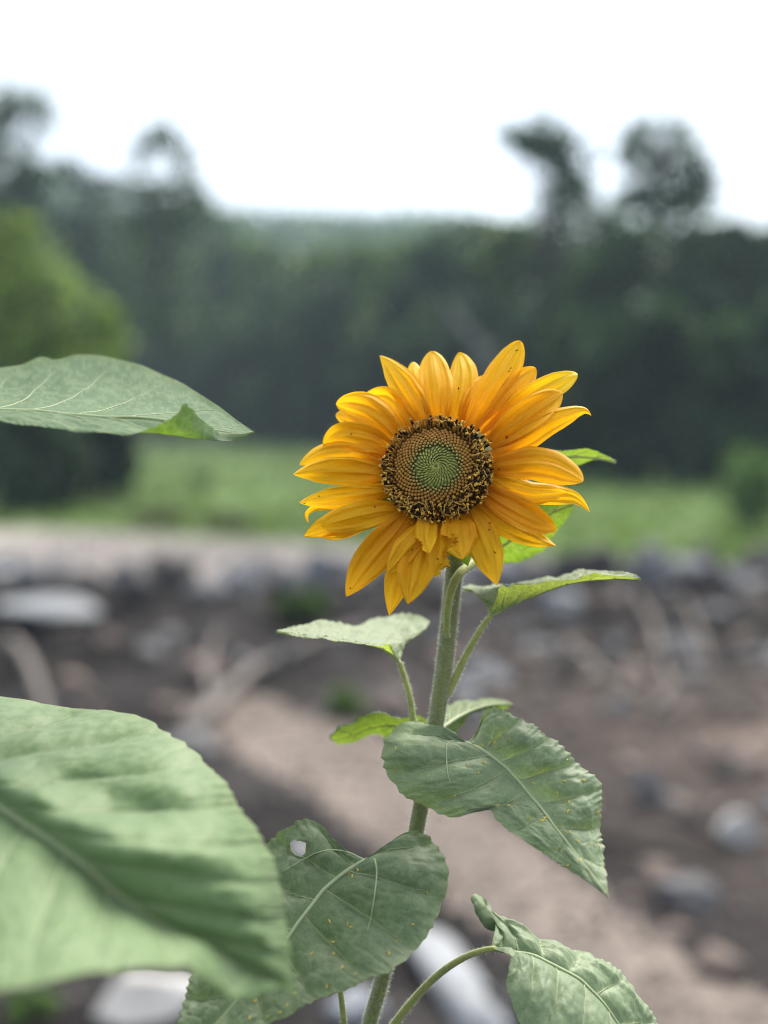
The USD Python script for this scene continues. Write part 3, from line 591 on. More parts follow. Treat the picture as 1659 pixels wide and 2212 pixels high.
def hairs(parent, axis_pts, radii, n, length, width=0.00006, along=(0, 1)):
    p = resample3(np.asarray(axis_pts), 200); r = np.interp(np.linspace(0, 1, 200), np.linspace(0, 1, len(radii)), radii)
    t = norm(np.gradient(p, axis=0)); i = (R.uniform(*along, n) * 199).astype(int)
    d = norm(np.cross(t[i], R.normal(size=(n, 3)))); a = p[i] + d * r[i, None] * .97 + t[i] * R.uniform(-.5, .5, (n, 1)) * np.linalg.norm(p[1] - p[0])
    l = length * R.uniform(.4, 1.2, (n, 1)); b = a + d * l * .6 + R.normal(0, .12, (n, 3)) * l; c = b + d * l * .4 + R.normal(0, .2, (n, 3)) * l + [0, 0, -1] * l * .15
    pth = numbered(parent, 'stem_hair'); cv = UsdGeom.BasisCurves.Define(stage, pth)
    root = next((q for q in LOC if parent == q or parent.startswith(q + '/')), None); off = LOC[root] if root else 0
    pts = (np.stack([a, b, c], 1) - off).reshape(-1, 3)
    cv.CreateTypeAttr('linear'); cv.CreateCurveVertexCountsAttr(Vt.IntArray.FromNumpy(np.full(n, 3, np.int32)))
    cv.CreatePointsAttr(Vt.Vec3fArray.FromNumpy(pts.astype(np.float32)))
    cv.CreateWidthsAttr(Vt.FloatArray.FromNumpy(np.tile([width, width * .8, width * .3], n).astype(np.float32))); cv.SetWidthsInterpolation('vertex')
    UsdGeom.PrimvarsAPI(cv).CreatePrimvar('tint', Sdf.ValueTypeNames.Color3fArray, 'constant').Set(Vt.Vec3fArray([Gf.Vec3f(.75, .8, .7)]))
    UsdShade.MaterialBindingAPI.Apply(cv.GetPrim()).Bind(M_hair2)
    tag(cv.GetPrim(), kind='stuff')
M_hair2 = usdkit.material(stage, '/World/Looks/white_hair', {'d': ('diffuse_bsdf', {'color': (.75, .8, .7)}), 't': ('translucent_bsdf', {'color': (.75, .8, .68)}), 'm': ('mix_closure', {'fac': .5})},
    [('d.BSDF', 'm.closure1'), ('t.BSDF', 'm.closure2')], surface='m.closure')

STEMC, PETC = np.array([0.175, 0.205, 0.066]), np.array([0.30, 0.34, 0.075])
def petiole(plant, pts, radii, hair=500, tint=PETC):
    q = resample3(np.array([P(*a) for a in pts]), 60); v, f = tube(q, radii, 12)
    t = tint * (0.85 + 0.3 * meshkit.fbm(v * 160, 2, 3)[:, None])
    p = obj('petiole', (v, f), M_stem, plant, smooth=True, tint=t)
    if hair: hairs(p, q, radii, hair, 0.0011)

D0 = 0.545
foot = P(760, 2212, 0.575); foot = np.array([foot[0] - 0.10, foot[1] + 0.03, 0.0]); foot[2] = float(ground_h(foot[0], foot[1])) - 0.02
SF = thing('sunflower', 'sunflower in full bloom with orange-yellow petals and a green-centred disc', 'sunflower', foot)
stem_px = [(985, 1165, .566), (982, 1235, .570), (974, 1310, .572), (966, 1390, .572), (953, 1490, .572), (938, 1590, .573), (918, 1700, .574), (893, 1830, .574), (862, 1970, .573), (822, 2130, .573), (798, 2212, .573)]
sp = np.array([P(*a) for a in stem_px]); sp = np.vstack([sp, sp[-1] * .6 + foot * .4 + [-.02, 0, 0], sp[-1] * .25 + foot * .75 + [-.01, 0, 0], foot])
sq = resample3(sp, 260); srad = [0.0042, 0.0036, 0.0034, 0.0037, 0.0040, 0.0044, 0.0048, 0.0055, 0.0065]
sv_, sf_ = tube(sq, srad, 20)
ring = np.tile(np.arange(20), 260); rid = 1 + 0.05 * np.cos(ring * 2 * np.pi / 20 * 5)
ax = np.repeat(sq, 20, 0); sv_[:5200] = ax + (sv_[:5200] - ax) * rid[:, None]
stt = STEMC * (0.8 + 0.4 * meshkit.fbm(sv_ * np.array([300, 300, 60]), 3, 3)[:, None])
stp = obj('stem', (sv_, sf_), M_stem, SF, smooth=True, tint=stt)
hairs(stp, sq[:110], np.interp(np.linspace(0, 1, 9), np.linspace(0, 1, 9), srad)[:5], 26000, 0.0014, 0.00005)

# --- upper heart-shaped leaf
c4 = crop(1000, 2200, 1.037)
def plane(cx, cy, d0, sy, sxx=0.0): return lambda px, py: d0 - (sy * (py - cy) - 0 + sxx * (px - cx)) * d0 / FPX
off4 = lambda pts: [(a, b_, z / 620) for a, b_, z in c4(pts)]
off6 = lambda pts: [(a, b_, z / 700) for a, b_, z in c6(pts)]
c6 = crop(700, 3100, 1.3825)
A_M = c4([(860, 755), (920, 770), (975, 805), (1030, 850), (1080, 905), (1130, 965), (1180, 1025), (1235, 1100), (1290, 1170), (1350, 1245), (1410, 1320), (1445, 1385)])
A_L = c4([(860, 755), (815, 742), (770, 715), (735, 690), (700, 672), (650, 664), (590, 680), (550, 720), (532, 770), (535, 830), (548, 880), (580, 925), (630, 975), (700, 1010), (770, 1042), (810, 1054), (850, 1048), (895, 1020), (925, 1012), (950, 1014), (975, 1032), (1000, 1068), (1050, 1112), (1110, 1152), (1170, 1190), (1250, 1243), (1340, 1300), (1400, 1345), (1445, 1385)])
A_R = c4([(860, 755), (890, 728), (915, 685), (930, 640), (960, 617), (1010, 620), (1080, 650), (1150, 690), (1220, 745), (1290, 800), (1350, 865), (1400, 908), (1416, 935), (1411, 990), (1414, 1060), (1411, 1130), (1417, 1180), (1428, 1240), (1438, 1310), (1445, 1385)])
leaf(SF, A_M, A_L, A_R, plane(1060, 1700, 0.538, 0.75, 0.10), bulge=(0, 0), nv=8, key='A', tint=TOP * np.array([1.14, 1.10, 1.14]), quilt=.0055, seed=1, powers=(.8, .85),
     reliefL=('rel', off4([(532, 770, -6), (580, 925, -5), (700, 1010, -4), (770, 1042, -3), (810, 1054, -2), (650, 664, -4), (700, 800, 3), (850, 870, 2.5), (925, 1012, 2.5), (770, 715, -1), (1050, 1112, 1), (1000, 980, 2), (1250, 1243, -2), (1150, 1080, 1), (600, 760, 1)])),
     reliefR=('rel', off4([(930, 640, -4), (1010, 620, -1), (950, 775, -5), (1000, 800, -3), (1060, 720, 4), (1200, 820, 4), (1150, 690, 1), (1290, 800, 0), (1400, 908, -4), (1411, 1060, -7), (1417, 1180, -7), (1330, 1000, 1), (1300, 1120, 0), (1180, 960, -2)])), mains=[crop(984, 2205, 1.027)([(868, 747), (830, 730), (802, 738), (795, 790), (798, 850), (812, 905)])], label='heart-shaped leaf with a bite in its lower edge', power=1.15)
# --- hanging heart leaf with the hole
c6 = crop(700, 3100, 1.3825)
B_M = c6([(1040, 393), (985, 412), (920, 450), (850, 505), (780, 570), (720, 650), (650, 740), (590, 830), (500, 940), (400, 1060), (300, 1180), (200, 1290), (80, 1400), (-30, 1500)])
B_R = c6([(1040, 393), (1070, 383), (1110, 340), (1170, 290), (1230, 250), (1290, 240), (1350, 260), (1400, 310), (1440, 370), (1460, 430), (1467, 480), (1460, 540), (1445, 600), (1425, 660), (1390, 720), (1360, 790), (1330, 840), (1290, 880), (1240, 920), (1190, 970), (1140, 1015), (1080, 1030), (1000, 1060), (940, 1092), (890, 1110), (830, 1130), (760, 1142), (690, 1175), (640, 1205), (580, 1245), (520, 1270), (450, 1300), (350, 1360), (200, 1430), (60, 1480), (-30, 1500)])
B_L = c6([(1040, 393), (1010, 398), (960, 370), (900, 330), (850, 280), (810, 235), (770, 200), (720, 183), (660, 200), (590, 240), (530, 280), (490, 320), (440, 400), (380, 500), (300, 620), (220, 750), (140, 900), (80, 1020), (55, 1100), (30, 1200), (5, 1300), (-15, 1400), (-30, 1500)])
mains_B = [c6([(1065, 385), (1082, 430), (1081, 520), (1070, 600), (1052, 710), (1030, 790)]), c6([(1030, 398), (1005, 392), (950, 362), (880, 345), (800, 347), (720, 375), (640, 420), (560, 470)])]
leaf(SF, B_M, B_L, B_R, plane(720, 1950, 0.528, 0.62, 0.05), bulge=(0, 0), nv=8, key='B', quilt=.0050, seed=2, powers=(.85, .75),
     reliefL=('rel', off6([(720, 183, -7), (850, 280, -3), (590, 240, -6), (700, 450, -3), (800, 400, 0), (500, 700, -2), (300, 900, 1), (220, 750, -4), (80, 1020, -4)])),
     reliefR=('rel', off6([(1230, 250, -5), (1350, 260, -6), (1460, 430, -8), (1445, 600, -8), (1390, 720, -6), (1250, 480, 3), (1150, 420, 1), (1290, 880, -1), (1190, 970, 3), (1000, 1060, 4), (850, 900, -2), (950, 760, -2), (1150, 700, 0), (690, 1175, 2), (640, 1000, -1)])), hole=(645.5, 1831.5, 19, 14.5), label='hanging heart-shaped leaf with a round hole', tint=TOP * np.array([.74, .78, .74]), mains=mains_B, power=1.15)
petiole(SF, [(801, 1872, .549), (806, 1890, .553), (815, 1930, .562), (820, 2010, .570), (820, 2120, .573)], [0.0014, 0.0016, 0.0019], 300)
petiole(SF, [(735, 2135, .556), (740, 2180, .560), (747, 2240, .565), (765, 2330, .572)], [0.0013, 0.0016, 0.0018], 300)
petiole(SF, c4([(856, 768, .556), (846, 785, .560), (820, 800, .565), (760, 850, .573)]), [0.0013, 0.0016, 0.002], 0)
# --- lower right leaf
c7 = crop(1500, 3400, 1.276)
C_M = c7([(555, 425), (640, 437), (730, 448), (810, 475), (900, 522), (990, 570), (1060, 632), (1140, 720), (1200, 807), (1300, 930), (1400, 1060), (1480, 1170)])
C_U = c7([(555, 425, .535), (565, 380, .540), (580, 330, .547), (570, 280, .556), (520, 245, .563), (470, 215, .567), (456, 180, .570), (480, 157, .572), (515, 185, .568), (550, 228, .562), (600, 265, .560), (660, 305, .558), (740, 348, .556), (850, 393, .556), (960, 432, .556), (1060, 458, .556), (1150, 498, .554), (1220, 552, .552), (1285, 640, .549), (1345, 725, .545), (1395, 807, .541), (1450, 930, .534), (1480, 1060, .526), (1480, 1170, .522)])
C_D = c7([(555, 425, .535), (600, 437, .528), (645, 452, .522), (660, 470, .519), (645, 510, .517), (642, 560, .515), (653, 640, .512), (680, 720, .509), (722, 807, .506), (800, 930, .502), (920, 1060, .500), (1080, 1160, .500), (1280, 1210, .506), (1480, 1170, .522)])
leaf(SF, C_M, C_U, C_D, plane(1200, 2100, 0.535, 0.25, 0.02), bulge=(0.20, 0.22), nv=8, key='C', quilt=.0040, seed=3, label='folded leaf with a curled base lobe', tint=TOP * 1.05, curl=(-.05, -.05))
petiole(SF, c7([(575, 428, .535), (545, 430, .535), (500, 440, .537), (450, 457, .540), (400, 482, .543), (350, 512, .546), (250, 592, .553), (150, 700, .560), (65, 810, .566), (-30, 960, .572)]), [0.0013, 0.0017, 0.0019, 0.0022], 900)
# --- upper right leaf
c8 = crop(1700, 2150, 1.843)
D_M = c8([(415, 515, .575), (470, 480, .573), (560, 430, .570), (680, 375, .567), (800, 330, .565), (920, 285, .563), (1040, 255, .562), (1150, 238, .562), (1280, 230, .562), (1400, 230, .563), (1515, 236, .565)])
D_N = c8([(415, 515, .575), (440, 460, .568), (468, 400, .560), (482, 345, .553), (490, 316, .549), (560, 306, .547), (660, 295, .546), (760, 286, .546), (860, 268, .546), (960, 252, .548), (1060, 243, .550), (1110, 224, .550), (1190, 202, .552), (1290, 212, .555), (1400, 222, .560), (1515, 236, .565)])
D_F = c8([(415, 515, .575), (402, 470, .582), (388, 410, .588), (350, 355, .592), (290, 328, .594), (236, 310, .596), (240, 292, .600), (300, 288, .606), (400, 292, .608), (500, 283, .612), (640, 262, .614), (780, 246, .614), (900, 232, .612), (960, 205, .608), (1030, 180, .602), (1110, 170, .596), (1200, 178, .588), (1300, 192, .580), (1400, 193, .572), (1470, 208, .568), (1515, 236, .565)])
leaf(SF, D_M, D_N, D_F, plane(1200, 1260, 0.57, 0.3), bulge=(-0.08, 0.05), nv=9, key='D', seed=4, teeth=(18, 22), quilt=.0006, mat=M_thin, tint=TOP * np.array([1.3, 1.15, 1.2]), label='upturned narrow leaf showing its bright underside')
petiole(SF, c8([(430, 508, .575), (395, 545, .574), (340, 630, .573), (280, 735, .572), (220, 850, .572), (170, 960, .572), (130, 1040, .572), (95, 1090, .573)]), [0.0013, 0.0016, 0.0018, 0.0022], 900)
# --- left pale leaf
c9 = crop(1000, 2350, 2.0738)
E_M = c9([(1190, 545, .580), (1160, 490, .580), (1100, 440, .578), (1020, 400, .577), (920, 378, .576), (800, 350, .575), (650, 330, .575), (480, 310, .575), (320, 295, .575), (180, 283, .575)])
E_F = c9([(1190, 545, .580), (1205, 470, .586), (1230, 400, .592), (1290, 340, .597), (1370, 290, .602), (1415, 240, .608), (1395, 190, .617), (1320, 160, .625), (1220, 152, .630), (1100, 160, .632), (980, 180, .630), (900, 215, .625), (840, 236, .620), (760, 230, .618), (650, 214, .613), (520, 215, .606), (400, 228, .597), (280, 255, .586), (180, 283, .575)])
E_N = c9([(1190, 545, .580), (1150, 480, .572), (1125, 420, .566), (1110, 385, .561), (1060, 398, .560), (1000, 405, .560), (900, 385, .562), (780, 368, .563), (640, 355, .564), (500, 343, .566), (380, 330, .568), (280, 310, .571), (180, 283, .575)])
leaf(SF, E_M, E_F, E_N, plane(760, 1370, 0.58, 0.5), bulge=(-0.05, 0), nv=8, key='E', seed=5, teeth=(20, 16), quilt=.0006, mat=M_thin, label='pale leaf held level at the left of the stem', tint=TOP * np.array([1.75, 1.55, 1.85]))
petiole(SF, c9([(1192, 535, .580), (1200, 570, .580), (1230, 660, .580), (1262, 770, .579), (1285, 880, .578), (1300, 1000, .577), (1330, 1120, .575), (1400, 1230, .574)]), [0.0012, 0.0014, 0.0016, 0.002], 700)
# --- two leaves behind the stem
F_M = c9([(1420, 1120, .592), (1300, 1085, .600), (1180, 1050, .606), (1050, 1040, .610), (920, 1070, .612), (780, 1120, .613), (620, 1150, .613)])
F_N = c9([(1420, 1120, .592), (1340, 1150, .588), (1220, 1160, .586), (1120, 1165, .588), (1070, 1160, .590), (1020, 1120, .594), (970, 1115, .598), (900, 1140, .602), (800, 1185, .606), (700, 1198, .610), (620, 1150, .613)])
F_F = c9([(1420, 1120, .592), (1400, 1010, .606), (1330, 975, .622), (1200, 990, .632), (1130, 985, .630), (1060, 960, .628), (980, 960, .626), (880, 985, .624), (780, 1030, .621), (690, 1090, .618), (620, 1150, .613)])
F_N = [(a, b_, d_ + .034 * min(1, k_ / 3)) for k_, (a, b_, d_) in enumerate(F_N[:-1])] + F_N[-1:]
F_F = [(a, b_, d_ - .040 * min(1, k_ / 3)) for k_, (a, b_, d_) in enumerate(F_F[:-1])] + F_F[-1:]
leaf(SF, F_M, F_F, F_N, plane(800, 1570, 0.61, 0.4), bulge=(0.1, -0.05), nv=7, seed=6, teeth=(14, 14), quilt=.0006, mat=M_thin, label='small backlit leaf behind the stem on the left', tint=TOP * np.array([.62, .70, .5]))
petiole(SF, c9([(1400, 1115, .593), (1440, 1140, .585), (1470, 1180, .576)]), [0.0013, 0.0018], 0)
K_M = c8([(60, 1330, .585), (110, 1300, .590), (180, 1250, .598), (260, 1200, .606), (350, 1170, .612), (450, 1158, .617), (590, 1158, .622)])
K_F = c8([(60, 1330, .585), (70, 1220, .600), (120, 1160, .618), (200, 1135, .634), (330, 1128, .640), (460, 1122, .638), (540, 1130, .632), (590, 1158, .622)])
K_N = c8([(60, 1330, .585), (80, 1400, .580), (140, 1400, .580), (200, 1330, .584), (260, 1250, .590), (310, 1205, .596), (380, 1185, .602), (480, 1180, .610), (590, 1158, .622)])
K_N = [(a, b_, d_ + .036 * min(1, k_ / 3)) for k_, (a, b_, d_) in enumerate(K_N[:-1])] + K_N[-1:]
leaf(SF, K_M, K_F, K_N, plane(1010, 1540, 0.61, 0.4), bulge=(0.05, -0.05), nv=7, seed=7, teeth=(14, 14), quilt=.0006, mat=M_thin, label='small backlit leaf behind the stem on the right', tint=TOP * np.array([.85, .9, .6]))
petiole(SF, c8([(70, 1325, .586), (40, 1350, .580), (10, 1390, .575)]), [0.0013, 0.0018], 0)
# --- leaf behind the flower on the right, and the narrow one above it
c10 = crop(1600, 1700, 1.659)
G_M = c10([(455, 845, .578), (520, 800, .580), (620, 745, .584), (720, 680, .590), (820, 610, .597), (920, 545, .605), (1010, 500, .612), (1095, 470, .618)])
G_D = c10([(455, 845, .578), (500, 858, .574), (560, 862, .572), (625, 860, .570), (720, 845, .571), (800, 820, .574), (870, 785, .579), (915, 742, .585), (960, 670, .592), (1000, 620, .598), (1040, 580, .604), (1075, 520, .611), (1095, 470, .618)])
G_U = c10([(455, 845, .578), (470, 760, .588), (520, 660, .600), (600, 560, .612), (700, 480, .622), (820, 430, .628), (940, 420, .628), (1040, 440, .624), (1095, 470, .618)])
refl = lambda pts, c: [(a, b_, c - .5 * (d_ - c)) for a, b_, d_ in pts]
G_M, G_U, G_D = (refl(x_, .594) for x_ in (G_M, G_U, G_D))
leaf(SF, G_M, G_U, G_D, plane(1130, 1120, 0.59, 0.3), bulge=(0.05, 0.08), nv=8, seed=8, teeth=(18, 22), quilt=.0007, mat=M_thin, label='bright green leaf behind the right petals', tint=TOP * np.array([.95, 1.1, .6]))
petiole(SF, c8([(118, 660, .566), (108, 600, .564), (120, 430, .560), (145, 310, .558), (175, 240, .558), (215, 185, .560), (260, 150, .565), (310, 120, .572), (350, 95, .586), (362, 92, .594)]), [0.0014, 0.0019, 0.0021, 0.0021, 0.0017], 700)
J_M = c10([(700, 250, .590), (800, 205, .592), (900, 178, .594), (1000, 165, .596), (1100, 160, .598), (1200, 165, .600), (1290, 180, .602), (1370, 200, .605)])
J_U = c10([(700, 250, .590), (780, 160, .598), (880, 130, .603), (950, 128, .606), (1000, 130, .606), (1080, 124, .606), (1155, 112, .606), (1220, 122, .606), (1290, 152, .606), (1370, 200, .605)])
J_D = c10([(700, 250, .590), (800, 270, .584), (920, 262, .584), (1020, 245, .586), (1100, 225, .588), (1160, 202, .591), (1210, 186, .595), (1290, 190, .600), (1370, 200, .605)])
J_M, J_U, J_D = (refl(x_, .597) for x_ in (J_M, J_U, J_D))
leaf(SF, J_M, J_U, J_D, plane(1240, 985, 0.595, 0.3), bulge=(0.05, 0.05), nv=7, seed=9, teeth=(16, 8), quilt=.0006, mat=M_thin, label='narrow green leaf tip showing beyond the right petals', tint=TOP * np.array([.95, 1.1, .65]))
petiole(SF, c10([(710, 245, .590), (620, 300, .586), (520, 400, .582), (420, 520, .576)]), [0.0013, 0.0018], 0)

# --- neighbouring plant: two big leaves reaching in from the left
fo2 = np.array([-0.30, 0.50, 0.0]); fo2[2] = float(ground_h(fo2[0], fo2[1])) - .02
S2 = thing('sunflower', 'neighbouring sunflower plant reaching two broad leaves in from the left edge', 'sunflower', fo2)
top2 = np.array([-0.24, 0.49, 1.66])
q2 = resample3(np.array([fo2, fo2 * .5 + top2 * .5 + [-.015, 0, 0], top2]), 60); v, f = tube(q2, [.008, .007, .0045], 14)
obj('stem', (v, f), M_stem, S2, smooth=True, tint=np.broadcast_to(STEMC, (len(v), 3)))
def at2(z): return q2[int(np.argmin(np.abs(q2[:, 2] - z)))]
c3 = crop(0, 1300, 1.508)
Hm = c3([(-300, 455, .530), (-150, 460, .527), (0, 465, .524), (200, 470, .522), (400, 490, .520), (600, 507, .519), (800, 508, .519), (950, 522, .520), (1100, 548, .522), (1250, 580, .525), (1400, 605, .529), (1508, 600, .532)])
Hf = c3([(-300, 455, .530), (-330, 380, .550), (-250, 290, .575), (-120, 245, .59), (0, 225, .600), (120, 208, .604), (240, 160, .610), (330, 176, .608), (460, 147, .612), (620, 157, .612), (760, 190, .608), (850, 214, .604), (950, 258, .597), (1100, 322, .585), (1200, 388, .572), (1300, 455, .558), (1400, 530, .545), (1508, 600, .532)])
Hn = c3([(-300, 455, .530), (-260, 480, .520), (-120, 510, .510), (0, 537, .505), (200, 565, .500), (370, 585, .498), (430, 600, .498), (600, 606, .498), (740, 622, .499), (850, 598, .500), (970, 545, .502), (1055, 490, .505), (1090, 442, .508), (1150, 488, .513), (1200, 540, .518), (1260, 580, .523), (1350, 640, .528), (1430, 645, .530), (1508, 600, .532)])
Hmid = c3([(-300, 455, .530), (-260, 468, .524), (-120, 488, .516), (0, 505, .512), (200, 525, .509), (370, 545, .507), (430, 555, .507), (600, 570, .506), (740, 590, .506), (850, 606, .507), (970, 615, .509), (1055, 626, .511), (1120, 638, .514), (1190, 646, .517), (1250, 652, .520), (1310, 655, .523), (1370, 655, .527), (1440, 638, .530), (1508, 600, .532)])
leaf(S2, Hm, Hf, Hn, lambda px, py: 0.53, bulge=(-0.10, 0.0), midR=Hmid, nv=7, mat=M_dull, key='H', seed=10, teeth=(0, 40), tooth=.0010, quilt=.0006, qside=(.15, 1), rough=.3, puff=.00015, sweep=2.0, label='leaf seen edge-on with its near margin curled up', tint=TOP * np.array([.66, .76, .78]), nu=300)
petiole(S2, c3([(-300, 455, .530), (-360, 470, .528)]) + [], [0.0015, 0.0017], 0)
q = P(*c3([(-355, 470, .528)])[0]); v, f = tube(np.array([q, q * .5 + at2(1.50) * .5 + [0, 0, .01], at2(1.47)]), [.0017, .002, .0026], 10, 20); obj('petiole', (v, f), M_stem, S2, smooth=True, tint=np.broadcast_to(PETC, (len(v), 3)))
c5 = crop(0, 2700, 1.3825)
Im = c5([(-480, 330, .520), (-300, 460, .505), (-150, 560, .492), (0, 660, .480), (200, 790, .468), (400, 930, .458), (650, 1140, .449), (900, 1305, .444), (1200, 1445, .442), (1420, 1570, .444), (1560, 1660, .447), (1640, 1738, .450)])
Iu = c5([(-480, 330, .520), (-560, 200, .535), (-480, 60, .550), (-300, 0, .555), (-150, 15, .553), (0, 55, .548), (160, 85, .544), (330, 124, .538), (530, 135, .532), (700, 158, .527), (800, 190, .522), (870, 235, .517), (960, 295, .511), (1050, 357, .506), (1100, 402, .502), (1150, 455, .498), (1200, 512, .494), (1265, 602, .489), (1315, 685, .485), (1390, 772, .480), (1440, 857, .476), (1475, 935, .473), (1500, 1000, .470), (1528, 1130, .465), (1545, 1280, .460), (1560, 1400, .456), (1575, 1520, .453), (1592, 1630, .451), (1640, 1738, .450)])
Il = c5([(-480, 330, .520), (-640, 420, .50), (-740, 700, .47), (-760, 1000, .45), (-640, 1300, .43), (-420, 1500, .415), (-200, 1610, .41), (0, 1662, .405), (100, 1642, .405), (220, 1633, .405), (300, 1602, .406), (400, 1580, .407), (500, 1550, .408), (620, 1550, .410), (720, 1532, .412), (830, 1528, .414), (910, 1520, .417), (990, 1522, .420), (1050, 1550, .423), (1130, 1612, .426), (1200, 1668, .429), (1280, 1703, .432), (1350, 1698, .436), (1430, 1678, .440), (1500, 1652, .444), (1560, 1660, .447), (1640, 1738, .450)])
REL = c5([(0, 520, .477), (0, 590, .478), (0, 420, .492), (0, 345, .504), (0, 300, .506), (0, 180, .526), (200, 680, .467), (200, 600, .466), (200, 430, .496), (200, 330, .503), (200, 200, .524), (400, 840, .456), (400, 745, .455), (400, 620, .474), (400, 520, .489), (400, 430, .493), (400, 300, .509),
    (600, 1000, .449), (600, 800, .448), (600, 700, .468), (600, 600, .482), (600, 490, .486), (600, 330, .506), (800, 1050, .445), (800, 840, .445), (800, 760, .460), (800, 680, .473), (800, 560, .478), (800, 400, .495), (1040, 1200, .442), (1040, 1000, .443), (1040, 860, .446), (1040, 745, .463), (1040, 620, .471), (1040, 480, .488),
    (1300, 1300, .441), (1300, 1150, .443), (1300, 1000, .448), (1300, 850, .460), (1240, 740, .468), (1450, 1250, .446), (1450, 1050, .454), (1480, 1450, .443), (-250, 400, .500), (-250, 200, .525)])
nearer = lambda pts: [(a, b_, d_ - .42 * (.535 - d_)) for a, b_, d_ in pts]
Im, Iu, Il, REL = map(nearer, (Im, Iu, Il, REL))
leaf(S2, Im, Iu, Il, lambda px, py: 0.47, bulge=(0, 0.10), reliefL=('abs', REL), powers=(.42, 1.0), nv=10, qside=(1.5, .8), key='I', seed=12, teeth=(34, 30), tooth=.0010, rough=.5, quilt=.0030, vein_r=.00022, label='big out-of-focus leaf in the foreground with a deep fold', tint=TOP * np.array([.84, .98, .70]), nu=320, ns=34)
q = P(*nearer(c5([(-470, 335, .521)]))[0]); v, f = tube(np.array([q + [.004, 0, -.002], q * .5 + at2(1.33) * .5 + [0, 0, .012], at2(1.30)]), [.002, .0022, .003], 10, 20); obj('petiole', (v, f), M_stem, S2, smooth=True, tint=np.broadcast_to(PETC, (len(v), 3)))

# --- the flower head
HC = P(945, 1017, 0.548)                                        # middle of the disc
HN = norm(-FWD + UPV * 0.30 - RIGHT * 0.16); E1 = norm(np.cross(UPV, HN)); E2 = np.cross(HN, E1)
RD = 0.0228
def head_depth(px, py): return 0.548 + ((1017 - py) * 0.30 - (px - 945) * 0.16) * 0.8 * 0.548 / FPX
# receptacle and bracts
th = np.linspace(0, 2 * np.pi, 40, endpoint=False)
prof = [(0.004, -0.022), (0.012, -0.020), (0.018, -0.014), (0.0205, -0.008), (RD * .93, -0.003)]
rv = np.array([HC + HN * z + (np.cos(a) * E1 + np.sin(a) * E2) * r for r, z in prof for a in th]); rf = tri(grid_faces(len(prof), 40, True))
obj('receptacle', (rv, rf), M_stem, SF, smooth=True, tint=np.broadcast_to(STEMC, (len(rv), 3)))
v, f = tube(np.array([P(983, 1235, .570), P(984, 1190, .569), P(972, 1130, .567), HC - HN * 0.020]), [.0040, .0045, .006, .007], 14, 24)
obj('neck', (v, f), M_stem, SF, smooth=True, tint=np.broadcast_to(STEMC * 1.05, (len(v), 3)))
for i in range(26):
    a = i / 26 * 2 * np.pi + R.uniform(-.08, .08); d = np.cos(a) * E1 + np.sin(a) * E2; tg = np.cross(HN, d)
    L_ = R.uniform(.020, .030); uu = np.linspace(0, 1, 12)
    ctr = HC + d * (RD * .85) - HN * .006 + uu[:, None] * d * L_ * .8 - HN * (uu[:, None] * .006 + .006 * uu[:, None] ** 2)
    w = .0062 * np.sin(np.pi * np.clip(uu * .8 + .2, 0, 1)) ** .8
    vv = np.stack([ctr - tg * w[:, None], ctr + HN * -.0008, ctr + tg * w[:, None]], 1).reshape(-1, 3)
    obj('bract', (vv, tri(grid_faces(12, 3))), M_leaf, SF, smooth=True, tint=np.broadcast_to(np.array([.12, .19, .05]), (len(vv), 3)))

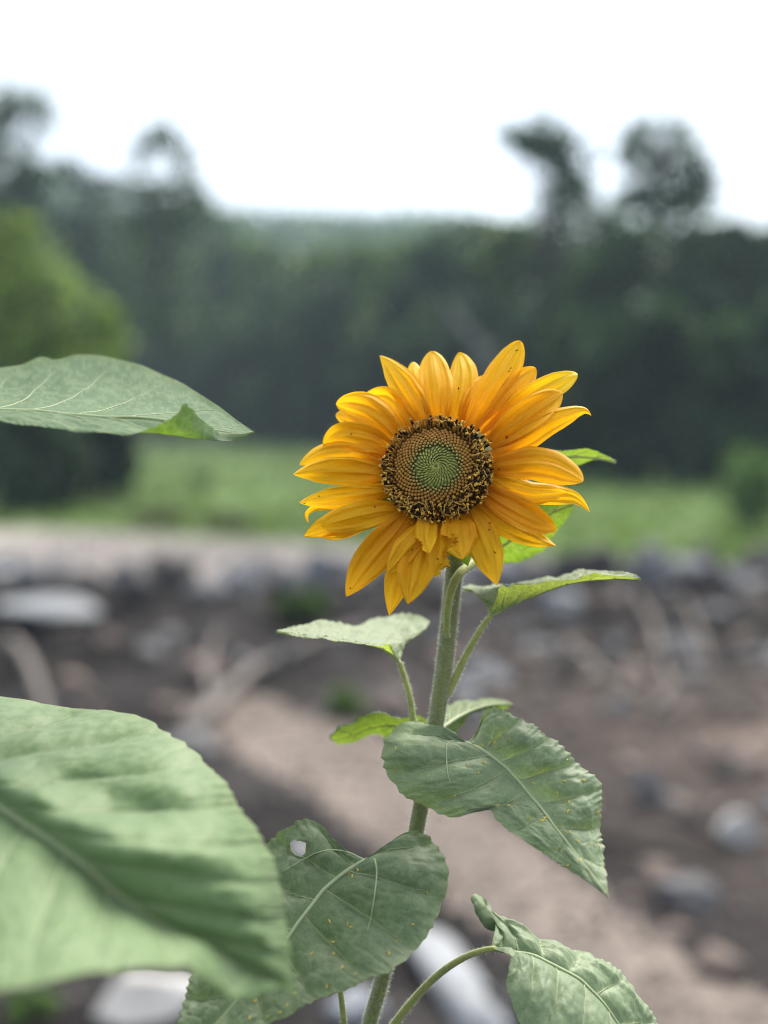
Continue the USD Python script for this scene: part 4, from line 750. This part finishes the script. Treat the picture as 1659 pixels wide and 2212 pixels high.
# petals: (points base..tip in the crop, half width, layer towards the viewer in mm, pointed, tip bend in mm towards the viewer, side tilt mm, bites)
c1 = crop(1100, 1300, 1.185)
PET = [
 ([(690, 480), (655, 380), (585, 265), (520, 175), (468, 118)], 70, 2.5, 1, -5, 1.0, ()),
 ([(660, 430), (645, 300), (622, 148)], 46, -2.5, 0, -4, 0, ()),
 ([(745, 450), (735, 330), (728, 220), (708, 98)], 78, 3.0, 0, -6, .8, ()),
 ([(815, 440), (845, 320), (858, 220), (838, 104)], 74, 0.0, .3, -6, -.8, ()),
 ([(890, 460), (960, 330), (1045, 200), (1125, 50)], 74, 3.2, 0, -4, .6, ()),
 ([(930, 470), (1030, 350), (1120, 250), (1195, 175)], 66, -0.6, 0, -4, -1, ()),
 ([(960, 500), (1080, 390), (1230, 290), (1392, 205)], 66, -1.8, 0, -3, .8, ()),
 ([(980, 540), (1090, 450), (1200, 370), (1320, 292)], 76, 2.8, 0, -2, .9, ()),
 ([(990, 590), (1120, 520), (1250, 440), (1370, 385), (1418, 375), (1455, 398)], 58, 1.0, 1, -1, -1.2, ()),
 ([(985, 645), (1100, 628), (1240, 630), (1350, 668), (1418, 705)], 80, 3.0, .25, 2, 1.2, ()),
 ([(985, 690), (1080, 735), (1200, 762), (1340, 760)], 54, 1.8, .6, 1, .5, ()),
 ([(975, 720), (1100, 760), (1250, 765), (1350, 775), (1448, 848)], 50, -0.8, 1, 1, .5, ()),
 ([(950, 750), (1040, 805), (1160, 870), (1292, 935)], 72, 2.4, .35, 3, 1, ()),
 ([(920, 815), (1010, 880), (1130, 945), (1290, 1005)], 56, 0.6, 1, 2, .5, ()),
 ([(880, 820), (930, 930), (975, 1050), (1016, 1192)], 78, 1.0, 1, 3, .6, ()),
 ([(840, 840), (832, 890), (838, 960), (856, 1068)], 84, 5.6, .5, 5, .5, ((1, .62, .16, .65),)),
 ([(760, 870), (762, 960), (755, 1050), (712, 1150)], 74, 2.2, .6, 3, .4, ((-1, .62, .12, .6), (-1, .84, .09, .5))),
 ([(705, 850), (690, 900), (684, 960), (700, 1040)], 54, 4.8, .7, 6, -.8, ((1, .75, .12, .5),)),
 ([(715, 870), (660, 950), (580, 1040), (508, 1132)], 62, 3.4, .4, 4, .6, ()),
 ([(690, 900), (660, 1010), (630, 1130), (600, 1278)], 88, 1.2, .8, 4, -.4, ()),
 ([(640, 900), (590, 1020), (550, 1170), (512, 1332)], 66, -1.0, 1, 3, .5, ()),
 ([(605, 860), (530, 950), (420, 1080), (312, 1243)], 82, 2.4, .8, 3, .8, ()),
 ([(560, 840), (470, 850), (350, 875), (195, 915)], 68, 3.8, .25, 4, .6, ()),
 ([(500, 830), (400, 855), (260, 900), (115, 962)], 60, 0.3, .7, 2, .4, ()),
 ([(480, 850), (400, 895), (300, 938), (190, 962)], 36, -2.2, .3, 1, 0, ()),
 ([(430, 810), (300, 815), (180, 825), (135, 850), (136, 900)], 20, -2.8, .6, 0, 0, ()),
 ([(515, 750), (420, 765), (270, 782), (93, 805)], 54, 2.0, .8, 2, .5, ()),
 ([(500, 680), (400, 662), (250, 655), (64, 673)], 66, 3.4, .9, 3, .7, ()),
 ([(505, 640), (420, 590), (280, 570), (95, 628)], 58, 1.2, .5, 0, -.6, ()),
 ([(520, 570), (430, 510), (320, 490), (206, 540)], 66, 2.4, 0, -1, .8, ()),
 ([(560, 520), (490, 430), (390, 365), (264, 345)], 80, 4.4, .2, -2, 1.0, ()),
 ([(620, 480), (560, 380), (480, 320), (385, 318)], 62, 0.4, .2, -4, .6, ()),
 ([(520, 500), (430, 450), (340, 415), (262, 395)], 46, -1.0, 0, -2, 0, ()),
 ([(700, 460), (680, 370), (660, 260)], 50, -4.0, .4, -3, 0, ()),
 ([(860, 460), (900, 340), (960, 210)], 56, -4.0, .4, -3, 0, ()),
 ([(780, 450), (785, 330), (780, 240)], 50, -4.5, .4, -3, 0, ()),
 ([(640, 470), (600, 400), (540, 330)], 54, -3.0, .4, -3, 0, ()),
 ([(970, 520), (1060, 440), (1160, 380)], 56, -4.2, .4, -3, 0, ()),
 ([(990, 620), (1100, 575), (1200, 560)], 52, -3.0, .4, -3, 0, ()),
 ([(960, 740), (1050, 790), (1150, 810)], 56, -3.2, .4, -2, 0, ()),
 ([(510, 720), (400, 715), (300, 720)], 52, -3.0, .4, -2, 0, ()),
 ([(520, 610), (420, 570), (330, 540)], 56, -3.0, .4, -2, 0, ()),
 ([(670, 890), (600, 980), (540, 1060)], 52, -3.0, .4, 0, 0, ()),
 ([(900, 830), (950, 900), (990, 960)], 50, -3.4, .4, 0, 0, ()),
]
PETALS = []
def fq(t, w, m=None): return PchipInterpolator(t, w)
RND = fq([0, .08, .2, .4, .62, .8, .9, .96, .985, 1], [.40, .55, .74, .93, 1, .90, .70, .44, .26, .02])
PTD = fq([0, .08, .2, .4, .58, .75, .87, .95, 1], [.42, .58, .80, 1, .97, .74, .44, .19, .01])
for i, (pts, hw, lay, sharp, bend, tilt, bites) in enumerate(PET):
    nt, nvp = 90, 27
    c = resample(np.array(c1(pts))[:, :2], nt); t = np.linspace(0, 1, nt)
    tg = norm(np.gradient(c, axis=0)); nr = np.stack([-tg[:, 1], tg[:, 0]], 1)
    hw = hw * 0.463 / (1 if True else 1)
    sharp = min(1, sharp * .8 + .25); w = hw * (RND(t) * (1 - sharp) + PTD(t) * sharp) * 1.02
    v_ = np.linspace(-1, 1, nvp); VV, TT = np.meshgrid(v_, t)
    rg = np.random.default_rng(50 + i)
    wl, wr_ = np.ones(nt), np.ones(nt)
    for side, tb, wb, dp in bites:
        g = np.clip(1 - np.abs(t - tb) / wb, 0, 1) ** .6 * dp * (1 + .25 * np.sin(t * 90))
        if side < 0: wl -= g
        else: wr_ -= g
    edge = 1 + 0.14 * (meshkit.fbm(np.stack([t * 5 + i, 0 * t, 0 * t], -1), 3, i) - .5)
    off = VV * w[:, None] * np.where(VV < 0, (wl * edge)[:, None], (wr_ / edge)[:, None])
    px = c[:, None, 0] + nr[:, None, 0] * off; py = c[:, None, 1] + nr[:, None, 1] * off
    ln = np.linalg.norm(c[-1] - c[0]) * 0.548 / FPX
    arch = rg.uniform(.0025, .005)
    d = head_depth(c[:, 0], c[:, 1])[:, None] + 0.004 - lay * 0.00115 * np.clip(t * 2.2 + .35, 0, 1)[:, None] - (bend * 0.0016 * t ** 2)[:, None] - arch * np.sin(np.pi * t)[:, None]
    wm = w[:, None] * 0.548 / FPX
    cup = rg.uniform(.12, .38) * (1 if rg.random() < .72 else -1)
    d = d + cup * wm * VV ** 2 - tilt * 0.0010 * VV * np.clip(t * 2, 0, 1)[:, None]
    k1, k2 = rg.uniform(2.2, 3.0), rg.uniform(0, 6.28)
    ridge = 0.00085 * np.cos(VV * np.pi * k1 + rg.normal(0, .4)) + 0.00030 * np.cos(VV * np.pi * rg.uniform(5, 7) + k2 + TT * 1.0)
    d = d - ridge * np.clip(wm / .008, .2, 1.1) * np.clip(TT * 6, 0, 1) * np.clip((1.05 - TT) * 4, 0, 1)
    d = d + 0.0018 * (meshkit.fbm(np.stack([TT * 2.6 + i * 3.1, VV * 1.1, 0 * TT], -1), 3, 5) - .5) + 0.0018 * np.sin(TT * 7 + i) * np.abs(VV) ** 3
    S = P(px, py, d)
    n = np.cross(np.gradient(S, axis=0), np.gradient(S, axis=1)); n = norm(n); n *= np.sign((n @ -FWD).mean())
    base, mid_, tip = np.array([.66, .26, .004]), np.array([.77, .41, .007]), np.array([.82, .49, .016])
    q = np.clip(TT, 0, 1)[..., None]; T = np.where(q < .45, base + (mid_ - base) * q / .45, mid_ + (tip - mid_) * (q - .45) / .55)
    T = T * (1 + .10 * rg.normal() * np.array([.3, 1, 1])) * (0.93 + .14 * meshkit.fbm(np.stack([TT * 4, VV * 12 + i, 0 * TT], -1), 3, 2)[..., None])
    T = T * (1 - .10 * np.exp(-((VV * k1 / 2 * 2) % 1 - .5) ** 2 / .02)[..., None] * np.array([.3, 1, 1]))
    f = tri(grid_faces(nt, nvp))
    uv = np.stack([(VV + 1) / 2 + i * 1.37, TT], -1).reshape(-1, 2)
    lab = {15: 'short bitten petal curling forward at the bottom', 16: 'torn petal with ragged holes at the bottom', 8: 'petal with a hooked tip', 25: 'thin curled petal strip'}.get(i)
    pp = obj('petal', (S.reshape(-1, 3), f), M_petal, SF, smooth=True, uv=uv, tint=np.clip(T, 0, .95).reshape(-1, 3), label=lab)
    PETALS.append((S, n))

# disc: domed cushion, buds in spirals, open florets round the rim
rr = np.linspace(0, 1, 26); aa = np.linspace(0, 2 * np.pi, 72, endpoint=False)
def dome(r): return 0.0068 * (1 - r ** 2.6) - 0.0012 * np.exp(-(r / .28) ** 2)
rows = [(r * RD, dome(r)) for r in rr] + [(RD * 1.015, -.003), (RD * 1.0, -.007)]
dv = np.array([HC + HN * z + (np.cos(a) * E1 + np.sin(a) * E2) * r for r, z in rows for a in aa]); df = tri(grid_faces(len(rows), 72, True))
rcol = np.repeat(np.array([r for r, z in rows]) / RD, 72)[:, None]
dt = np.array([.10, .155, .045]) * (rcol < .42) + np.array([.075, .042, .014]) * (rcol >= .42)
DISC = obj('disc', (dv, df[:, ::-1] if np.cross(dv[df[100, 1]] - dv[df[100, 0]], dv[df[100, 2]] - dv[df[100, 0]]) @ HN < 0 else df), M_floret, SF, smooth=True, tint=dt)

def frame(n):
    a = norm(np.cross(n, [0.21, .33, .91])); return a, np.cross(n, a)
def peg(base, axis, prof, sides=6, tints=None, bend=None):
    """turned shape: prof [(height, radius)]"""
    a, b = frame(axis); ang = np.arange(sides) * 2 * np.pi / sides
    pr = np.array(prof); cc = base + axis * pr[:, :1]
    if bend is not None: cc = cc + bend * (pr[:, :1] / pr[-1, 0]) ** 2
    v = (cc[:, None] + pr[:, 1][:, None, None] * (np.cos(ang)[None, :, None] * a + np.sin(ang)[None, :, None] * b)).reshape(-1, 3)
    return v, tri(grid_faces(len(pr), sides, True)), np.repeat(np.asarray(tints, float), sides, 0)
NF = 760; GA = math.pi * (3 - math.sqrt(5)); stuff_in, stuff_out = [], []
nb = no = 0
order = list(range(NF))
for k in order:
    r = math.sqrt((k + .5) / NF); a = k * GA
    d = np.cos(a) * E1 + np.sin(a) * E2; slope = -(dome(r + .01) - dome(r - .01)) / (.02 * RD)
    n = norm(HN + d * slope); base = HC + d * r * RD + HN * (dome(r) - .0002); tgl = np.cross(n, d)
    e = R.normal(0, 1)
    lim = .775 - .095 * math.cos(a + .75) + .02 * e
    if r < .44:                                                  # green buds lying inward in a swirl
        ax = norm(n * (.22 + 1.1 * r) - d * (1.0 - .6 * r) + tgl * (.55 + .2 * r)); L_ = .0052 - .0052 * r
        g = np.array([.34, .36, .095]) * (0.85 + .1 * r) * (1 + .08 * e); w = .00040 + .0005 * r
        stuff_in.append(peg(base - ax * .0005, ax, [(0, w * .9), (L_ * .4, w), (L_ * .75, w * .8), (L_, w * .15)], 6, [g * .6, g * .85, g * 1.1, g * 1.35], bend=-tgl * .0006))
    elif r < lim:                                                # closed brown buds
        mixg = np.clip((r - .44) / .16, 0, 1) ** .8; w = .00064 + .00022 * min(1, (r - .44) / .15); L_ = .0014
        top = np.array([.29, .31, .09]) * (1 - mixg) + np.array([.35, .175, .034]) * mixg; top = top * (1 + .10 * e)
        ax = norm(n + R.normal(0, .06, 3) - d * .15 + tgl * .12)
        m = peg(base, ax, [(-.0004, w), (L_ * .45, w), (L_ * .8, w * .98), (L_ * 1.05, w * .75), (L_ * 1.18, w * .25), (L_ * 1.2, w * .02)], 7, [top * .28, top * .55, top * .9, top * 1.05, top * 1.15, top * 1.15])
        if nb < 300: nb += 1; obj('bud', m[:2], M_floret, DISC, smooth=True, tint=m[2])
        else: stuff_out.append(m)
    else:                                                        # open florets with dark anther tubes and curled styles
        out = np.clip((r - .7) / .3, 0, 1)
        ax = norm(n + d * (.10 + .35 * out) + R.normal(0, .16, 3)); h0 = .0022 + .0008 * R.random(); w = .00062
        br = np.array([.33, .155, .022]) * (1 + .2 * e)
        parts = [peg(base, ax, [(-.0006, w * .8), (h0 * .5, w * .85), (h0, w * 1.25), (h0 * 1.02, w * .7)], 6, [br * .5, br * .8, br * 1.35, br])]
        kind = R.random()
        if kind < .46:                                           # anther tube, often with a pollen tip
            tp = base + ax * h0; a2 = norm(ax + R.normal(0, .12, 3)); h1 = R.uniform(.0022, .0034); dk = np.array([.022, .014, .010])
            parts.append(peg(tp - a2 * .0003, a2, [(0, .00052), (h1 * .5, .00066), (h1, .00056), (h1 * 1.06, .0002)], 6, [dk, dk, dk * 1.6, dk * 2]))
            if R.random() < .62:
                yl = np.array([.80, .50, .08]) * R.uniform(.7, 1.1)
                for q in range(4):
                    o = norm(R.normal(size=3)) * .00045; parts.append(peg(tp + a2 * h1 + o, norm(a2 + R.normal(0, .6, 3)), [(-.0003, .0001), (.0001, .00048), (.0005, .00040), (.0008, .00006)], 5, [yl * .8, yl, yl, yl * 1.1]))
        elif kind < .88:                                         # styles curling back in two loops
            tp = base + ax * h0; s1, s2 = frame(ax); tn = np.array([.58, .35, .085]) * R.uniform(.7, 1.15); th0 = R.random() * 6.28
            for sgn in (1, -1):
                s = (np.cos(th0) * s1 + np.sin(th0) * s2) * sgn; ph = np.linspace(0, 4.5, 14); rad = R.uniform(.0007, .0011)
                arc = tp + ax * (.0006 + .0004) + (s * (1 - np.cos(ph))[:, None] * rad + ax * np.sin(ph)[:, None] * rad)
                arc = np.vstack([tp, arc]); vv, ff = tube(arc, [.00030, .00028, .00018], 5); parts.append((vv, ff, np.broadcast_to(tn, (len(vv), 3))))
        else:
            parts.append(peg(base + ax * h0 * .8, ax, [(0, w * .8), (.0008, w * 1.1), (.0014, w * .5), (.0016, w * .05)], 6, [br, br * 1.3, br * 1.6, br * 1.6]))
        m = join(parts)
        if no < 300: no += 1; obj('open_floret', m[:2], M_floret, DISC, smooth=True, tint=m[2])
        else: stuff_out.append(m)
m = join(stuff_in); p = obj('inner_bud', m[:2], M_floret, DISC, smooth=True, tint=m[2], kind='stuff')
if stuff_out:
    m = join(stuff_out); obj('outer_floret', m[:2], M_floret, DISC, smooth=True, tint=m[2], kind='stuff')

# --- fallen anthers on the leaves, droppings on the petals
def crumb(key_or, uvs, name, label, cat, group, col, ln, rd, mat):
    for (S, N), i, j in uvs:
        a = norm(S[min(i + 1, S.shape[0] - 1), j] - S[i, j]); n = N[i, j]; b = np.cross(n, a); th = R.random() * 6.28
        ax = a * math.cos(th) + b * math.sin(th); L_ = ln * R.uniform(.55, 1.25); r = rd * R.uniform(.8, 1.2)
        bd = np.cross(n, ax) * R.normal(0, .25) * L_
        v, f = tube(np.array([S[i, j] - ax * L_ * .5, S[i, j] + bd, S[i, j] + ax * L_ * .5]) + n * r * .8, [r * .7, r, r * .6], 6, 5)
        obj(name, (v, f), mat, smooth=True, tint=np.broadcast_to(np.array(col) * R.uniform(.75, 1.15), (len(v), 3)), label=label, cat=cat, group=group)
for key, n, lab in (('A', 34, 'tiny yellow fallen anther lying on the upper heart-shaped leaf'), ('B', 24, 'tiny yellow fallen anther lying on the hanging leaf with the hole')):
    S, N, _ = LEAF[key]; w = S.shape[1]; uv = []
    while len(uv) < n:
        i = int(S.shape[0] * R.uniform(.10, .90)); j = int(w * (R.uniform(.06, .94)))
        if key == 'B' and j < w * .45: continue
        rel = S[i, j] - EYE; dd = rel @ FWD; px = rel @ RIGHT / dd * FPX + W / 2; py = H / 2 - rel @ UPV / dd * FPX
        if 0 < px < 1659 and 0 < py < 2212 and not (key == 'B' and px < 620 and py < 2150): uv.append(((S, N), i, j))
    crumb(None, uv, 'fallen_anther', lab, 'anther', 'fallen anthers on the ' + ('upper heart leaf' if key == 'A' else 'hanging leaf'), (.78, .56, .09),   .0017, .00027, M_floret)
SPK = [(4, .90, .1), (4, .72, .3), (4, .69, .28), (7, .22, .4), (7, .05, -.3), (3, .5, -.2), (25, .78, .5), (25, .95, -.2), (15, .2, -.1), (14, .35, -.5), (14, .30, -.7), (17, .55, -.3), (17, .8, -.1), (16, .45, -.7), (16, .55, -.8), (16, .7, .2), (16, .5, .7), (14, .62, -.45), (20, .92, .2), (28, .6, .1), (9, .1, .3), (21, .3, .5)]
uv = [((PETALS[a + (a > 16)][0], PETALS[a + (a > 16)][1]), int(t * 89), int((v + 1) * 13)) for a, t, v in SPK]
crumb(None, uv, 'petal_speck', 'tiny dark insect speck on a sunflower petal', 'speck', 'dark specks on the petals', (.035, .02, .012), .0012, .00026, M_floret)
